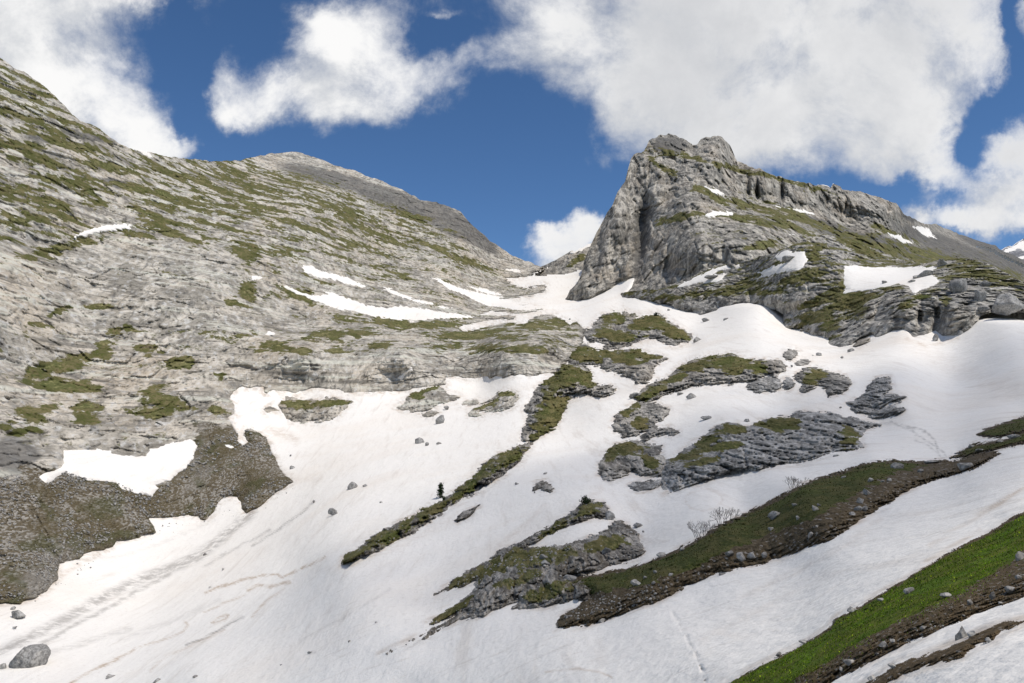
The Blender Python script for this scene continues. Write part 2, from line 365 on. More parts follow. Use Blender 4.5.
SKY_L = [(-140,-42),(-60,20),(0,58),(10,64),(16,69),(24,72),(38,82),(50,91),(62,103),(72,114),(80,120),(92,125),(100,129),(110,137),(120,144),(130,148),(140,151),(155,154),(170,156.5),(190,159),(205,160.5),(225,161),(240,160),(252,157.5),(262,155.5),(270,153.8),(280,152.8),(292,152.2),(303,153),(310,156),(325,161),(333,165),(345,168),(355,170.5),(368,176),(380,180.5),(392,186),(405,191),(412,195),(420,200),(432,202),(442,203.5),(452,208),(461,212.5),(470,222),(480,231.5),(490,241),(500,247.5),(510,254),(520,258.5),(530,262),(541,266.5),(552,272),(562,282),(575,300),(590,335)]
LOW_L = [(541,268),(530,275),(506,279),(514,285),(524,289),(536,286),(546,284),(545,291),(530,296),(512,298),(500,299),(520,305),(541,308),(543,310),(522,314),(500,312),(492,311),(478,315),(496,315.5),(515,316),(514,319),(496,319.5),(480,322),(462,326),(457,329),(464,331),(482,328),(492,324),(508,322.5),(524,324),(530,319),(541,315),(553,314.5),(562,319),(570,325),(576,322),(580,325),(586,331),(583,342),(577,351),(572,357),(565,364),(556,372),(534,375),(520,374),(500,377),(485,377),(470,378.5),(455,376),(446,378),(447,386),(430,387),(412,389),(402,391),(380,391),(366,392),(348,393),(338,390),(324,388.5),(312,389),(302,392),(286,391),(274,390),(270,391.5),(267,394.5),(263,393),(263,387),(248,388),(240,386),(233,392),(230,398),(234,405),(236,414),(229,418),(234,427),(239,436),(237,441),(243,445),(248,442),(243,435),(245,430),(247,428),(252,429),(260,433),(266,438),(270,446),(272,452),(276,458),(278,466),(283,473),(293,482),(284,487),(276,493),(268,499),(260,505),(252,509),(247,513),(242,510),(240,502),(236,498),(230,497),(224,498),(220,501),(217,505),(215,510),(210,516),(206,520),(200,520),(198,515),(187,515),(176,516),(160,517),(146,518),(150,525),(154,532),(148,533),(138,536),(128,537),(116,540),(112,546),(98,550),(84,554),(80,558),(70,560),(60,563),(58,572),(57,580),(51,585),(46,592),(32,598),(20,603),(8,602),(0,603),(-70,626),(-150,650)]
POLY_L = [(-150,-200)] + [(590,-200),(590,240)] + LOW_L
SCREE = [(-150,470),(0,474),(35,474),(46,482),(66,470),(90,478),(118,482),(138,491),(152,497),(160,487),(172,478),(186,466),(192,456),(196,446),(194,438),(200,432),(216,430),(232,432),(245,426),(300,440),(320,520),(150,600),(-150,660)]

# snow lying on the left mountain: (polygon, thickness m, label)
SNOW_L = [
 ([(37,477),(47,484),(55,478),(66,472),(70,476),(92,480),(116,483),(122,489),(138,494),(152,497),(158,488),(156,485),(170,480),(186,468),(194,458),(196,446),(190,438),(174,443),(150,449),(146,456),(128,456),(112,453),(111,450),(86,449),(62,449),(63,463),(60,467),(46,473)],5,'broad white snow patch between grey cliff and brown scree on the left'),
 ([(136,149.5),(144,150.5),(152,154),(152,157.5),(146,156)],4,'tiny snow sliver on the skyline of the big left ridge'),
 ([(76,236),(88,230),(104,226.5),(120,224.5),(130,226),(130,228),(112,230),(96,232.5),(86,235.5)],3,'thin curved snow strip under a pale slab high on the left face'),
 ([(301,267),(312,266.5),(324,271.5),(338,274.5),(354,281),(367,286),(362,288.5),(348,283.5),(332,279.5),(318,277),(306,273.5)],4,'bright snow wedge on a green ledge above the long snow strip'),
 ([(278,285.5),(287,286),(300,292.5),(312,296),(322,295),(328,294.5),(317,287.5),(329,292),(348,298.5),(366,305.5),(384,308.5),(400,305.5),(418,308),(440,311),(460,314),(474,316.5),(468,318),(440,318.5),(412,320.5),(400,319.5),(385,317),(372,315.5),(354,310.5),(340,309.5),(324,304.5),(312,299.5),(294,292.5)],5,'long bright snow strip above the grassy terrace of the left face'),
 ([(384,287),(400,292.5),(412,298.5),(433,302),(434,304.5),(416,302.8),(404,298),(392,294)],3,'narrow snow streak slanting above the long snow strip'),
 ([(434,304.5),(444,306.5),(454,308),(444,308.5)],2.5,'short thin snow fleck at the end of the slanting streak'),
 ([(430,276.5),(440,278.5),(452,285.5),(468,290.5),(484,293.5),(499,296),(512,300),(530,304),(545,307),(556,308),(540,310.5),(520,310.5),(504,308),(488,305.5),(474,300),(466,295),(450,289.5)],6,'broad slanting snow tongue that runs down to the pass below the blue gap'),
 ([(468,286.5),(484,288.5),(500,293.5),(503,296),(490,294.5),(476,290.5)],3,'slim snow strip just above the slanting tongue near the pass'),
 ([(504,269),(516,268.7),(525,271.5),(518,272.5),(510,271.5)],3,'small snow fleck high under the skyline left of the pass'),
 ([(251,275.5),(257,274.5),(264,278),(260,279.8),(253,279.5)],2.5,'tiny snow spot under a dark overhang on the left face'),
 ([(397,378.5),(403,373),(411,367.5),(412,370),(405,376),(401,379.5)],2.5,'small snow finger in a crack at the foot of the long grey cliff'),
 ([(224,444.5),(229,445),(234,447.5),(230,448.5),(226,447)],2,'tiny snow scrap on brown turf beside the notch in the snow edge'),
 ([(265,332.5),(270,331.5),(273,333.5),(268,335)],2,'small white snow dab above a bright green ledge on the left face'),
]
SNOW_P = [
 ([(705.5,187.5),(714,189),(727,193.5),(720,194.5),(712,191)],5,'small snow streak under the upper cliff of the peak, nearest the summit'),
 ([(706.5,215.5),(713,212.5),(720,212),(731,213.5),(718,215.3)],4,'thin snow fleck on the grassy ledge in the middle of the peak'),
 ([(767,203.5),(780,205.5),(800,209.5),(820,214.5),(812,215),(800,212.5),(784,208.8)],5,'long thin snow streak beneath the upper cliff band of the long ridge'),
 ([(819,186.5),(832,184.8),(832,187.2)],4,'tiny snow cap on the skyline of the long ridge'),
 ([(785,234.3),(792,233.2),(798,234.5),(790,236)],3,'small pale snow dab above the rounded foot of the peak'),
 ([(888,233.8),(896,235),(906,239),(917,244.5),(906,242.8),(896,238)],5,'narrow snow streak on the dark slope below the long ridge'),
 ([(911.5,226),(920,226.5),(930,228.5),(931,233),(937,239),(928,236.5),(918,231)],6,'bright snow patch in the notch right of the long ridge'),
]
SNOW_C = [
 ([(674,287.5),(684,283),(696,276.5),(706,272),(718,267),(728,266),(739,264.5),(741,267.5),(732,268.5),(722,270),(713,275),(720,275),(727,273),(724,278),(717,282),(704,283),(694,284),(684,287)],5,'snow patch with a dark rock in it at the foot of the peak'),
 ([(757,272.5),(766,269),(776,265.5),(788,261),(778,261.5),(774,257),(780,252.5),(786,249.5),(792,252.5),(804,251.5),(808,260),(804,266),(799,270.5),(790,272),(780,273.5),(766,277.5),(757,278.5),(762,274.5)],5,'hooked snow patch above the green shelf below the peak, right of two'),
 ([(844,266),(856,265.5),(870,267),(900,266.5),(925,266.5),(939,267.5),(930,272.5),(933,276),(941,281),(933,285),(927,288),(920,290),(915,294),(910,290.5),(908,286),(898,284),(888,286.5),(872,288.5),(858,291),(845,294.5),(842,293),(846,289),(843,281)],5,'large flat snow patch on the shelf in front of the long ridge'),
]
GRASS_L = [(105,166,32,5,8),(128,171,16,4,6),(60,248,40,6,-15),(20,220,26,5,-5),(60,205,18,4,20),(245,250,17,10,12),(247,290,9,12,20),(300,297,24,6,22),(245,335,11,3.5),(275,346,20,6,5),(350,318,22,4,5),(390,319,22,4,2),(335,335,36,4,-3),(303,350,8,5),(183,362,16,5.5,5),(217,378,7,6,30),
 (165,400,24,11,18),(150,412,20,9),(85,410,14,13),(28,416,32,10,-12),(8,424,16,6),(32,431,22,5),(108,345,17,9,-55),(60,366,42,8,-18),(145,350,13,5),(219,411,11,5),(55,385,14,9),(70,388,30,7),(235,300,8,5),(130,330,20,3),(40,325,20,4),(100,307,14,3),(58,310,12,4,-20),
 (430,325,42,4.5),(480,334,52,6),(540,325,34,6),(480,347,40,4),(400,325,20,5),(380,345,14,5),(340,350,20,4),(560,322,20,4),(520,350,36,3),(455,318,20,3),
 (40,104,20,3,22),(30,118,40,3,20),(60,120,40,3,22),(80,128,34,3,24),(55,140,50,4,16),(30,160,40,6,10),(20,145,30,4),(190,178,40,4,12),(240,182,40,4,14),(180,200,40,4,14),(250,205,40,4,18),(140,190,40,5,10),(150,215,30,4,18),(300,225,40,4,20),(215,225,30,4,16),(60,180,40,5,10),(90,195,25,4,20),(20,190,24,5),(330,205,40,5,22),(380,235,40,4,22),(340,240,34,4,20),(440,250,40,4,22),(400,275,30,3,18),(470,262,30,4,20),(410,215,25,4,22),(285,180,40,4,20),(235,172,20,4,15),(190,240,20,4,20),(170,232,14,4,25)]
GRASS_P = [(710,194,22,4,26),(737,203,42,3.5,20),(674,219,20,3.5,-15),(735,217,38,3.5,6),(757,246,20,4,-15),(790,182,40,3,16),(700,160,60,2.5,14),(780,214,40,3,18),(830,230,80,5,24),(840,250,16,6,20),(765,222,40,4,12),(880,246,60,5,20),(940,258,60,6,18),(660,165,20,3,30),(790,225,40,4,24),(980,268,50,6,14),(670,155,30,2.5,10),(890,232,30,3,24)]
GRASS_C = [(700,294,56,4,-6),(740,286,28,6,-10),(805,279,34,7,-6),(828,303,34,13,-25),(810,316,20,9,-20),(852,297,32,5,-8),(972,271,40,6,10),(945,299,6,6),(846,304,18,14),(640,291,20,3,-5),(885,288,20,3),(1000,283,28,4,16),(812,256,10,12,0),(870,252,30,5,20),(850,241,30,4,18),(760,292,30,3),(905,305,12,6,-30),(830,325,10,12,20),(920,297,10,3),(750,247,14,4,-15),(965,262,30,4,8)]

def soft(x, Hh): return Hh * (1 - np.exp(-np.maximum(x, 0) / Hh))
def normals(P):
    a = np.gradient(P, axis=1); b = np.gradient(P, axis=0); n = np.cross(b, a); n /= np.linalg.norm(n, axis=-1, keepdims=True) + 1e-9
    return n

def relief_beds(X, L, seed, hbed, amp, aniso=1.5):
    """bedded limestone: risers and treads, blocks, fissures"""
    w = fbm(X / np.float32(L * 2.2), 3, seed + 40)
    s = X[..., 2] / hbed + w * 1.2 + .45 * fbm(X / np.float32(L * .35), 3, seed + 43)
    f = s - np.floor(s); saw = np.where(f < .72, f / .72, (1 - f) / .28) - .5
    s2 = s * 3.3 + .4 * vnoise(X / np.float32(L * .2), seed + 47); f2 = s2 - np.floor(s2); saw2 = np.where(f2 < .75, f2 / .75, (1 - f2) / .25) - .5
    mod = .25 + .75 * sstep(-.25, .45, fbm(X / np.float32(L * 1.3), 3, seed + 41))
    A = np.array([1, 1, aniso], np.float32); wp = np.stack([vnoise(X / np.float32(L * .3), seed + 71 + q) for q in range(3)], -1) * np.float32(L * .10)
    v1, j1 = cells((X + wp) * A / np.float32(L * .34), seed + 1); v2, j2 = cells((X + wp) * A / np.float32(L * .13), seed + 2)
    blk = billow(X * np.array([1, 1, .6], np.float32) / (L * .3), 4, seed)
    big = fbm(X / np.float32(L * 1.6), 4, seed + 20)
    crack = (-np.exp(-j1 / .06) - .6 * np.exp(-j2 / .10)) * sstep(-.3, .5, fbm(X / np.float32(L * .8), 2, seed + 55))
    return amp * (.9 * big + .34 * blk + .55 * saw * mod + .24 * saw2 * mod + .36 * v1 + .20 * v2 + .22 * crack), (f > .70) * mod

def build_range(name, sky, poly, surf, mat, tmat, Hh, relief, grass, snow, scree=None, st=1.0, ulim=None, extra=None, gauto=0.0, jag=1.2, turf_k=1.0, turf_on=True, back=.05, dark_tone=None):
    sky = np.array(sky, float); u0, u1 = ulim or (sky[0, 0], sky[-1, 0])
    us = np.arange(u0, u1 + .01, st)
    vs = np.interp(us, sky[:, 0], sky[:, 1])
    j = np.stack([us / 5.0, us * 0 + 3.3, us * 0], -1); vs = vs + jag * fbm(j, 4, 77)
    pl = np.array([p for p in poly if p[1] > -150], float)
    vb = np.empty(len(us))
    for i, u in enumerate(us):
        c = []
        for k in range(len(pl)):
            a, b = pl[k], pl[(k+1) % len(pl)]
            if (a[0] - u) * (b[0] - u) <= 0 and a[0] != b[0]: c.append(a[1] + (b[1]-a[1]) * (u-a[0]) / (b[0]-a[0]))
        vb[i] = max(c) if c else vs[i] + 4
    vb = np.maximum(vb + 6, vs + 5)
    vb = np.array([vb[max(0,i-45):i+46].max() for i in range(len(vb))]); kk = np.ones(61) / 61; vb = np.convolve(np.pad(vb, 30, mode='edge'), kk, 'valid')
    nr = int(np.clip((vb - vs).max() / st, 40, 560)); t = np.linspace(0, 1, nr)[:, None]
    U = np.repeat(us[None, :], nr, 0); V = vs[None, :] + t * (vb - vs)[None, :]
    D0 = surf(U, V); g = np.clip(surf(U, V - 1) - D0, .05, None); g = np.minimum(g, 4 * np.median(g))
    d = sdf(poly, U, V)
    X0 = pt(U, V, D0).astype(np.float32)
    d = d + 2.6 * fbm(X0 / np.float32(np.median(D0) / F * 13), 5, 5, .6)
    smooth = soft(.8 * g * d, Hh) + np.where(d < 0, 1.2 * g * d - .5, 0)
    if extra is not None: smooth = smooth + extra(U, V)
    rel, tread = relief(X0 * np.array([1, .45, 1], np.float32))
    XA = X0 * np.array([1, .42, 1], np.float32)
    fade = sstep(-1, 14, d) * .85 + .15
    if scree is not None: fade = fade * (1 - .6 * sstep(-20, 10, sdf(scree, U, V)))
    for sp in snow:
        ds = sdf(sp[0], U, V); fade = fade * (1 - .85 * sstep(-3.5, 1.5, ds))
    Dm = D0 - smooth; D = Dm - rel * fade
    P = pt(U, V, D); nz = normals(P)[..., 2]
    e = ellipses(grass, U + 4 * fbm(X0 / np.float32(np.median(D0) / F * 14), 3, 61), V + 2.5 * fbm(X0 / np.float32(np.median(D0) / F * 12), 3, 62))
    gm = np.clip(1.25 - .62 * e, 0, 1) * .80
    pat = fbm(XA * np.array([1, 1, 2.2], np.float32) / (np.median(D0) / F * 14), 5, 63, .6)
    gm = np.clip(gm + .35 * pat * (gm > .05) , 0, 1.2)
    if gauto: pat2 = fbm(XA * np.array([1, 1, 3.0], np.float32) / (np.median(D0) / F * 26), 5, 67, .6); gm = np.maximum(gm, np.clip(.50 + .6 * pat + .75 * pat2 + .55 * tread + .5 * (nz - .45), 0, 1) * gauto(U, V))
    sc = np.zeros_like(U)
    if scree is not None:
        sc = sstep(-20, 16, sdf(scree, U, V) + 14 * pat); gm = gm * (1 - sc)
    keep = d > -5
    fc = grid_faces(nr, len(us), keep)
    # the far side of the crest, falling away
    top = P[0]; rows = []
    for q in (1, 2, 3):
        b = top.copy(); b[:, 1] += D[0] * back * q; b[:, 2] -= D[0] * back * .25 * q * q; b[:, 0] += 0; rows.append(b)
    Pa = np.concatenate([np.stack(rows[::-1], 0), P], 0).reshape(-1, 3)
    n3 = 3; nc = len(us)
    ok = np.concatenate([np.repeat(keep[:1], 3, 0), keep], 0)
    fc = grid_faces(nr + 3, nc, ok)
    ex = lambda A: np.concatenate([np.repeat(A[:1], 3, 0), A], 0)
    sh = np.zeros_like(U) if dark_tone is None else np.clip(1.15 - .55 * ellipses(dark_tone, U + 6 * pat, V + 4 * pat), 0, 1)
    Pc, Fc, at = compact(Pa, fc, {'grass': ex(gm), 'scree': ex(sc), 'dark_tone': ex(sh)})
    o = mesh_np(name, Pc, Fc, M[mat], attrs=at)
    db_put(U, V, D, keep)
    if turf_on:
        tk = turf_k * np.median(D0) / F * (1.3 * np.clip((gm - .86) / .2, -1, 1) + 1.1 * fbm(X0 / np.float32(np.median(D0) / F * 3.5), 3, 66) + .8 * pat) - rel * fade * .35
        kt = (gm > .68) & (d > 1)
        for sp in snow: kt &= sdf(sp[0], U, V) < -.5
        PT = pt(U, V, D - tk).reshape(-1, 3)
        for comp in components(kt, 60, 70):
            ft = grid_faces(nr, nc, comp)
            if len(ft):
                Pt, Ft, _ = compact(PT, ft, {'soil': np.clip(1.15 - gm, 0, .55)}); mesh_np('turf', Pt, Ft, M[tmat], parent=o, origin=np.array(o['_org']), attrs=_)
    for poly_s, th, lab in snow:
        pu = np.array(poly_s); bu = np.arange(pu[:, 0].min() - 4, pu[:, 0].max() + 4.1, .5); bv = np.arange(pu[:, 1].min() - 4, pu[:, 1].max() + 4.1, .5)
        Us, Vs = np.meshgrid(bu, bv)
        if vs.min() < 1e9:
            Vs = np.maximum(Vs, np.interp(Us, us, vs) - .6)
        Ds0 = surf(Us, Vs); gs = np.clip(surf(Us, Vs - 1) - Ds0, .1, None); dl = sdf(poly, Us, Vs)
        ss = soft(.8 * np.minimum(gs, 4*np.median(g)) * dl, Hh) + (extra(Us, Vs) if extra is not None else 0)
        Xs = pt(Us, Vs, Ds0).astype(np.float32)
        ds = sdf(poly_s, Us, Vs) + 1.3 * fbm(Xs / np.float32(np.median(D0) / F * 6), 4, 8)
        hs = soft(np.maximum(ds, 0) * 1.2 * np.median(Ds0) / F, th * .6) - np.where(ds < 0, -ds * 3 * np.median(Ds0) / F, 0) + .1
        Ds = Ds0 - ss - hs - .12 * rel.std() * fbm(Xs / np.float32(15), 2, 3)
        kp = ds > -2.2
        f2 = grid_faces(len(bv), len(bu), kp)
        Ps, F2, _ = compact(pt(Us, Vs, Ds).reshape(-1, 3), f2, {})
        so = mesh_np('snow_patch', Ps, F2, M['snow_patch'])
        tag(so, lab, 'snow patch', 'snow patches left on the mountains')
        db_put(Us[:, ::2], Vs[:, ::2], Ds[:, ::2], kp[:, ::2])
    return o

# ------------------------------------------------------------------ left mountain
def relief_L(X):
    r, t = relief_beds(X, 34.0, 3, 11.0, 3.6); c, j = cells(X * np.array([1, 1, .7], np.float32) / 3.6, 11); v = billow(X * np.array([1, 1, .2], np.float32) / 9.0, 3, 12); return r + .5 * c - .7 * np.exp(-j / .1) + 1.3 * v * sstep(60, 20, X[..., 2]), t
def gauto_L(U, V):
    a = sstep(330, 215, V + .05 * U) * .22 + .46; a = a * np.where((V > 240) & (V < 330) & (U < 230), .62, 1.0)
    a = np.where(V > 350, a * .8, a); a = np.where((U > 240) & (V > 352), a * .35, a)
    dark = sstep(8, 30, V - np.interp(U, [p[0] for p in SKY_L], [p[1] for p in SKY_L]))
    return np.where(U > 255, a * (.45 + .55 * dark), a)
MT_L = build_range('mountain', SKY_L, POLY_L, SB, 'rock_far', 'turf_far', 8.0, relief_L, GRASS_L, SNOW_L, SCREE, gauto=gauto_L, dark_tone=[(330,178,44,7,14),(400,203,44,9,20),(450,222,36,10,28),(440,205,14,6,20),(370,190,30,5,18),(480,240,20,6,35),(60,142,30,3,10),(88,136,24,3,12),(120,183,14,4,10),(15,455,20,14,0)])  # darker grey tone in bands below the crest and a few patches
tag(MT_L, 'big pale limestone mountainside with grassy ledges filling the left of the valley', kind='structure')

# ------------------------------------------------------------------ the peak with its long ridge
SKY_P = [(562,303),(567,297),(570,290),(577,283),(581,276),(584,262),(588,252),(591,244),(596,233),(600,226),(607,213),(613,204),(618,191),(626,181),(628,170),(631,159),(634,154.5),(637,152.5),(644,151.5),(647,146),(649,141),(652,138.5),(656,136.5),(662,135),(668,134),(674,135.5),(678,137),(684,140),(688,141.5),(692,144),(696,144),(698,143),(701,139.5),(706,137),(712,136),(718,136),(723,138.5),(727,141.5),(730,146),(733,151.5),(735,157),(737,161),(748,165),(760,169),(770,173),(780,177),(790,179.5),(800,182),(816,185),(831,187),(833,184.5),(840,186),(842,189),(860,192),(868,194),(876,196),(890,201),(896,203),(900,207),(904,214),(912,218),(918,221),(925,224.5),(930,224.5),(935,224),(941,226),(947,228),(959,234),(975,239),(985,242),(995,245.5),(1003,250.5),(1011,254),(1024,260),(1060,272),(1120,290)]
POLY_P = [(560,-100),(1130,-100),(1130,345),(1024,325),(900,315),(800,312),(760,308),(720,308),(690,304),(660,301),(646,299),(626,299),(622,294),(628,287),(634,278),(630,276),(626,279),(621,279),(612,283),(600,290),(590,297),(578,299.5),(567,299)]
def extra_P(U, V):
    o = np.zeros_like(U, float)
    for (cu, cv, ru, rv, a, h) in [(641,232,8,38,8,-34),(617,222,9,34,8,20),(604,255,7,30,12,14),(628,255,6,34,6,12),(656,195,14,20,0,16),(672,180,10,30,10,-14),(690,255,26,22,0,18),(700,240,12,30,0,10),(668,262,5,24,0,-12),(714,150,12,14,0,14),(668,146,16,10,0,10),(693,146,4,8,0,-14),(748,190,2.5,14,0,-22),(757,193,2.2,12,0,-22),(782,196,2,12,0,-18),(768,188,12,10,0,10),(800,198,14,10,10,14),(862,206,30,9,16,16),(893,212,5,9,10,12),(888,210,2,8,10,-16),(585,285,10,12,0,12),(600,230,4,20,14,-12),(735,245,18,16,0,14),(758,262,10,12,0,10),(724,252,4,20,0,-10),(846,205,2,10,12,-14),(827,200,2,9,10,-12),(730,148,2,10,0,-10),(722,148,2,9,0,-8)]:
        e = ellipses([(cu, cv, ru, rv, a)], U, V); o += h * np.exp(-1.4 * e ** 2)
    return o
def relief_P(X):
    r, t = relief_beds(X * np.array([1, 1, .6], np.float32), 60.0, 23, 20.0, 7.5, 1.0)
    f = billow(X * np.array([1, 1, .13], np.float32) / 20.0, 4, 31, .6); c, j = cells(X * np.array([1, 1, .22], np.float32) / 11.0, 33)
    c2, j2 = cells(X * np.array([1, 1, .45], np.float32) / 4.6, 34); return .6 * r + 6.0 * f + 3.6 * c - 3.6 * np.exp(-j / .07) + 1.0 * c2 - 1.0 * np.exp(-j2 / .10), t
def gauto_P(U, V): return np.clip(sstep(15, 60, (V - 150) - .18 * (U - 690)) * .26 + .05, 0, .4) * sstep(640, 700, U) + .10
MT_P = build_range('mountain', SKY_P, POLY_P, SP_, 'rock_peak', 'turf_far', 9.0, relief_P, GRASS_P, SNOW_P, None, extra=extra_P, gauto=gauto_P, jag=1.5, dark_tone=[(900,248,80,7,14),(960,252,60,8,22),(990,262,40,8,16),(840,232,40,5,22),(641,232,6,34,8),(668,145,16,7,0),(910,214,10,6,20),(1000,252,40,5,22)])  # shade of the gully and right-hand slopes painted into the rock colour
tag(MT_P, 'grey limestone peak with a twin summit knob and a long ridge falling right', kind='structure')

# ------------------------------------------------------------------ terrace cliff in front of the peak
SKY_C = [(618,294),(640,290),(660,288.5),(674,284),(690,277),(705,270),(718,264.5),(740,262),(755,258),(765,255),(790,246),(803,239),(815,236),(828,234),(836,236),(845,239),(860,244),(870,247),(880,250),(892,256),(903,260),(912,263),(922,264),(930,263),(936,260.5),(944,259.5),(957,258),(966,258.5),(973,259),(982,261.5),(989,264),(998,268.5),(1007,273),(1016,278.5),(1024,283),(1060,292),(1125,300)]
LOW_C = [(1130,320),(1070,314),(1024,310.5),(1014,309),(1003,311),(997,308),(991,306.5),(984,309),(977,312),(971,318),(967,324),(962,328),(959,331),(952,334),(943,336),(941,333),(941,327),(938,323),(933,322),(930,328),(925,336),(921,337),(915,340),(910,338),(908,333),(905,326),(899,327),(892,328),(886,332),(880,336),(874,334),(866,335),(861,334),(858,336),(852,344),(846,346),(840,348.5),(832,347),(826,346),(828,342),(833,339),(828,334),(818,332),(812,332),(808,328),(812,321),(820,317),(812,318),(804,323),(794,326),(784,328),(788,319),(795,309),(789,308),(784,309),(780,307),(774,304),(762,302),(752,302),(744,302.5),(738,304),(732,307),(720,307.5),(718,312),(708,314.5),(700,314.5),(699,310),(692,307),(684,308),(678,305),(674,300),(664,298.5),(646,298),(630,298),(622,297)]
POLY_C = [(615,-100),(1130,-100)] + LOW_C
def relief_C(X):
    r, t = relief_beds(X, 22.0, 53, 8.0, 2.0)
    f = billow((X @ np.array([[1, 0, .0], [0, 1, 0], [.45, .0, .16]], np.float32)) / 5.0, 3, 57); c, j = cells((X @ np.array([[1, 0, .0], [0, 1, 0], [.45, .0, .3]], np.float32)) / 4.0, 58); return r + 2.4 * f + 1.0 * c - 1.7 * np.exp(-j / .09), t
def extra_C(U, V):
    o = np.zeros_like(U, float)
    for (cu, cv, ru, rv, a, h) in [(750,296,3,9,0,-8),(724,298,10,7,0,5),(800,300,12,8,0,6),(776,297,16,8,0,5),(905,310,8,18,20,5),(890,318,6,16,25,4),(920,315,4,18,5,-6),(955,312,12,16,15,7),(938,312,4,14,0,-5),(935,300,8,10,0,4),(862,316,7,20,25,5),(876,312,3,20,25,-4),(848,322,4,18,25,-4),(820,318,8,10,20,5),(975,298,8,10,0,4),(835,262,12,18,0,5),(800,245,12,8,0,4)]:
        o += h * np.exp(-1.4 * ellipses([(cu, cv, ru, rv, a)], U, V) ** 2)
    return o
def gauto_C(U, V): return .55 * sstep(330, 270, V) + .1
CLIFF = build_range('cliff', SKY_C, POLY_C, SC, 'rock_cliff', 'turf', 4.0, relief_C, GRASS_C, SNOW_C, None, st=.8, extra=extra_C, gauto=gauto_C, jag=1.2, back=.03)
tag(CLIFF, 'ribbed grey limestone terrace with grassy top in front of the peak and long ridge', kind='structure')

# ------------------------------------------------------------------ the wall left of the peak behind the pass, and the far snowy summit
SKY_K = [(524,274),(541,266.5),(556,259.5),(560,257.5),(572,250.5),(575,252),(580,249),(584,247.5),(588,244.5),(592,243),(597,240),(610,236)]
POLY_K = [(520,-100),(612,-100),(612,285),(583,274.5),(580,274),(575,276),(570,276.5),(560,279.5),(548,279),(541,281),(534,279),(528,276)]
SK = Surf([(530,272,985),(560,279,900),(580,275,900),(560,258,960),(590,244,980),(610,285,900),(610,240,980),(541,266,985),(541,280,920)], 1e-3)
def relief_K(X):
    r, t = relief_beds(X, 40.0, 73, 15.0, 4.0); return r + 3 * billow(X * np.array([1, 1, .12], np.float32) / 12, 3, 75), t
WALLK = build_range('rock_wall', SKY_K, POLY_K, SK, 'rock_peak', 'turf_far', 6.0, relief_K, [(575,262,10,3,-30)], [([(571,252),(580,248),(590,243.5),(592,245),(584,249.5),(574,253.5)],4,'thin snow edge on the little rock wall behind the pass')], st=.6, jag=.8, turf_on=False)
tag(WALLK, 'small grey rock wall closing the snowy pass left of the peak', kind='structure')
SKY_F = [(985,262),(996,254),(1003,249),(1008,246),(1012,247),(1017,243),(1022,240),(1028,238),(1060,226),(1100,214),(1140,212)]
POLY_F = [(980,-100),(1145,-100),(1145,300),(980,300)]
SF = Surf([(985,262,4200),(1024,240,4800),(1140,212,5200),(1024,280,3600),(985,290,3600),(1140,290,3600)], 1e-3)
def relief_F(X):
    r, t = relief_beds(X, 220.0, 93, 90.0, 24.0); return r, t
FAR = build_range('mountain', SKY_F, POLY_F, SF, 'distant', 'turf_far', 10.0, relief_F, [(0,0,1,1)], [([(1003,250),(1012,247),(1018,242.5),(1030,237),(1060,225),(1060,232),(1040,244),(1024,252),(1018,249),(1010,252),(1004,256)],14,'sunlit snowfield on the far hazy summit at the right edge'),([(1016,258),(1030,254),(1032,259),(1022,262)],10,'lower snow streak on the far hazy summit at the right edge')], st=.6, jag=1.0, turf_on=False)
tag(FAR, 'far snowy summit showing at the right edge behind the long ridge', kind='structure')

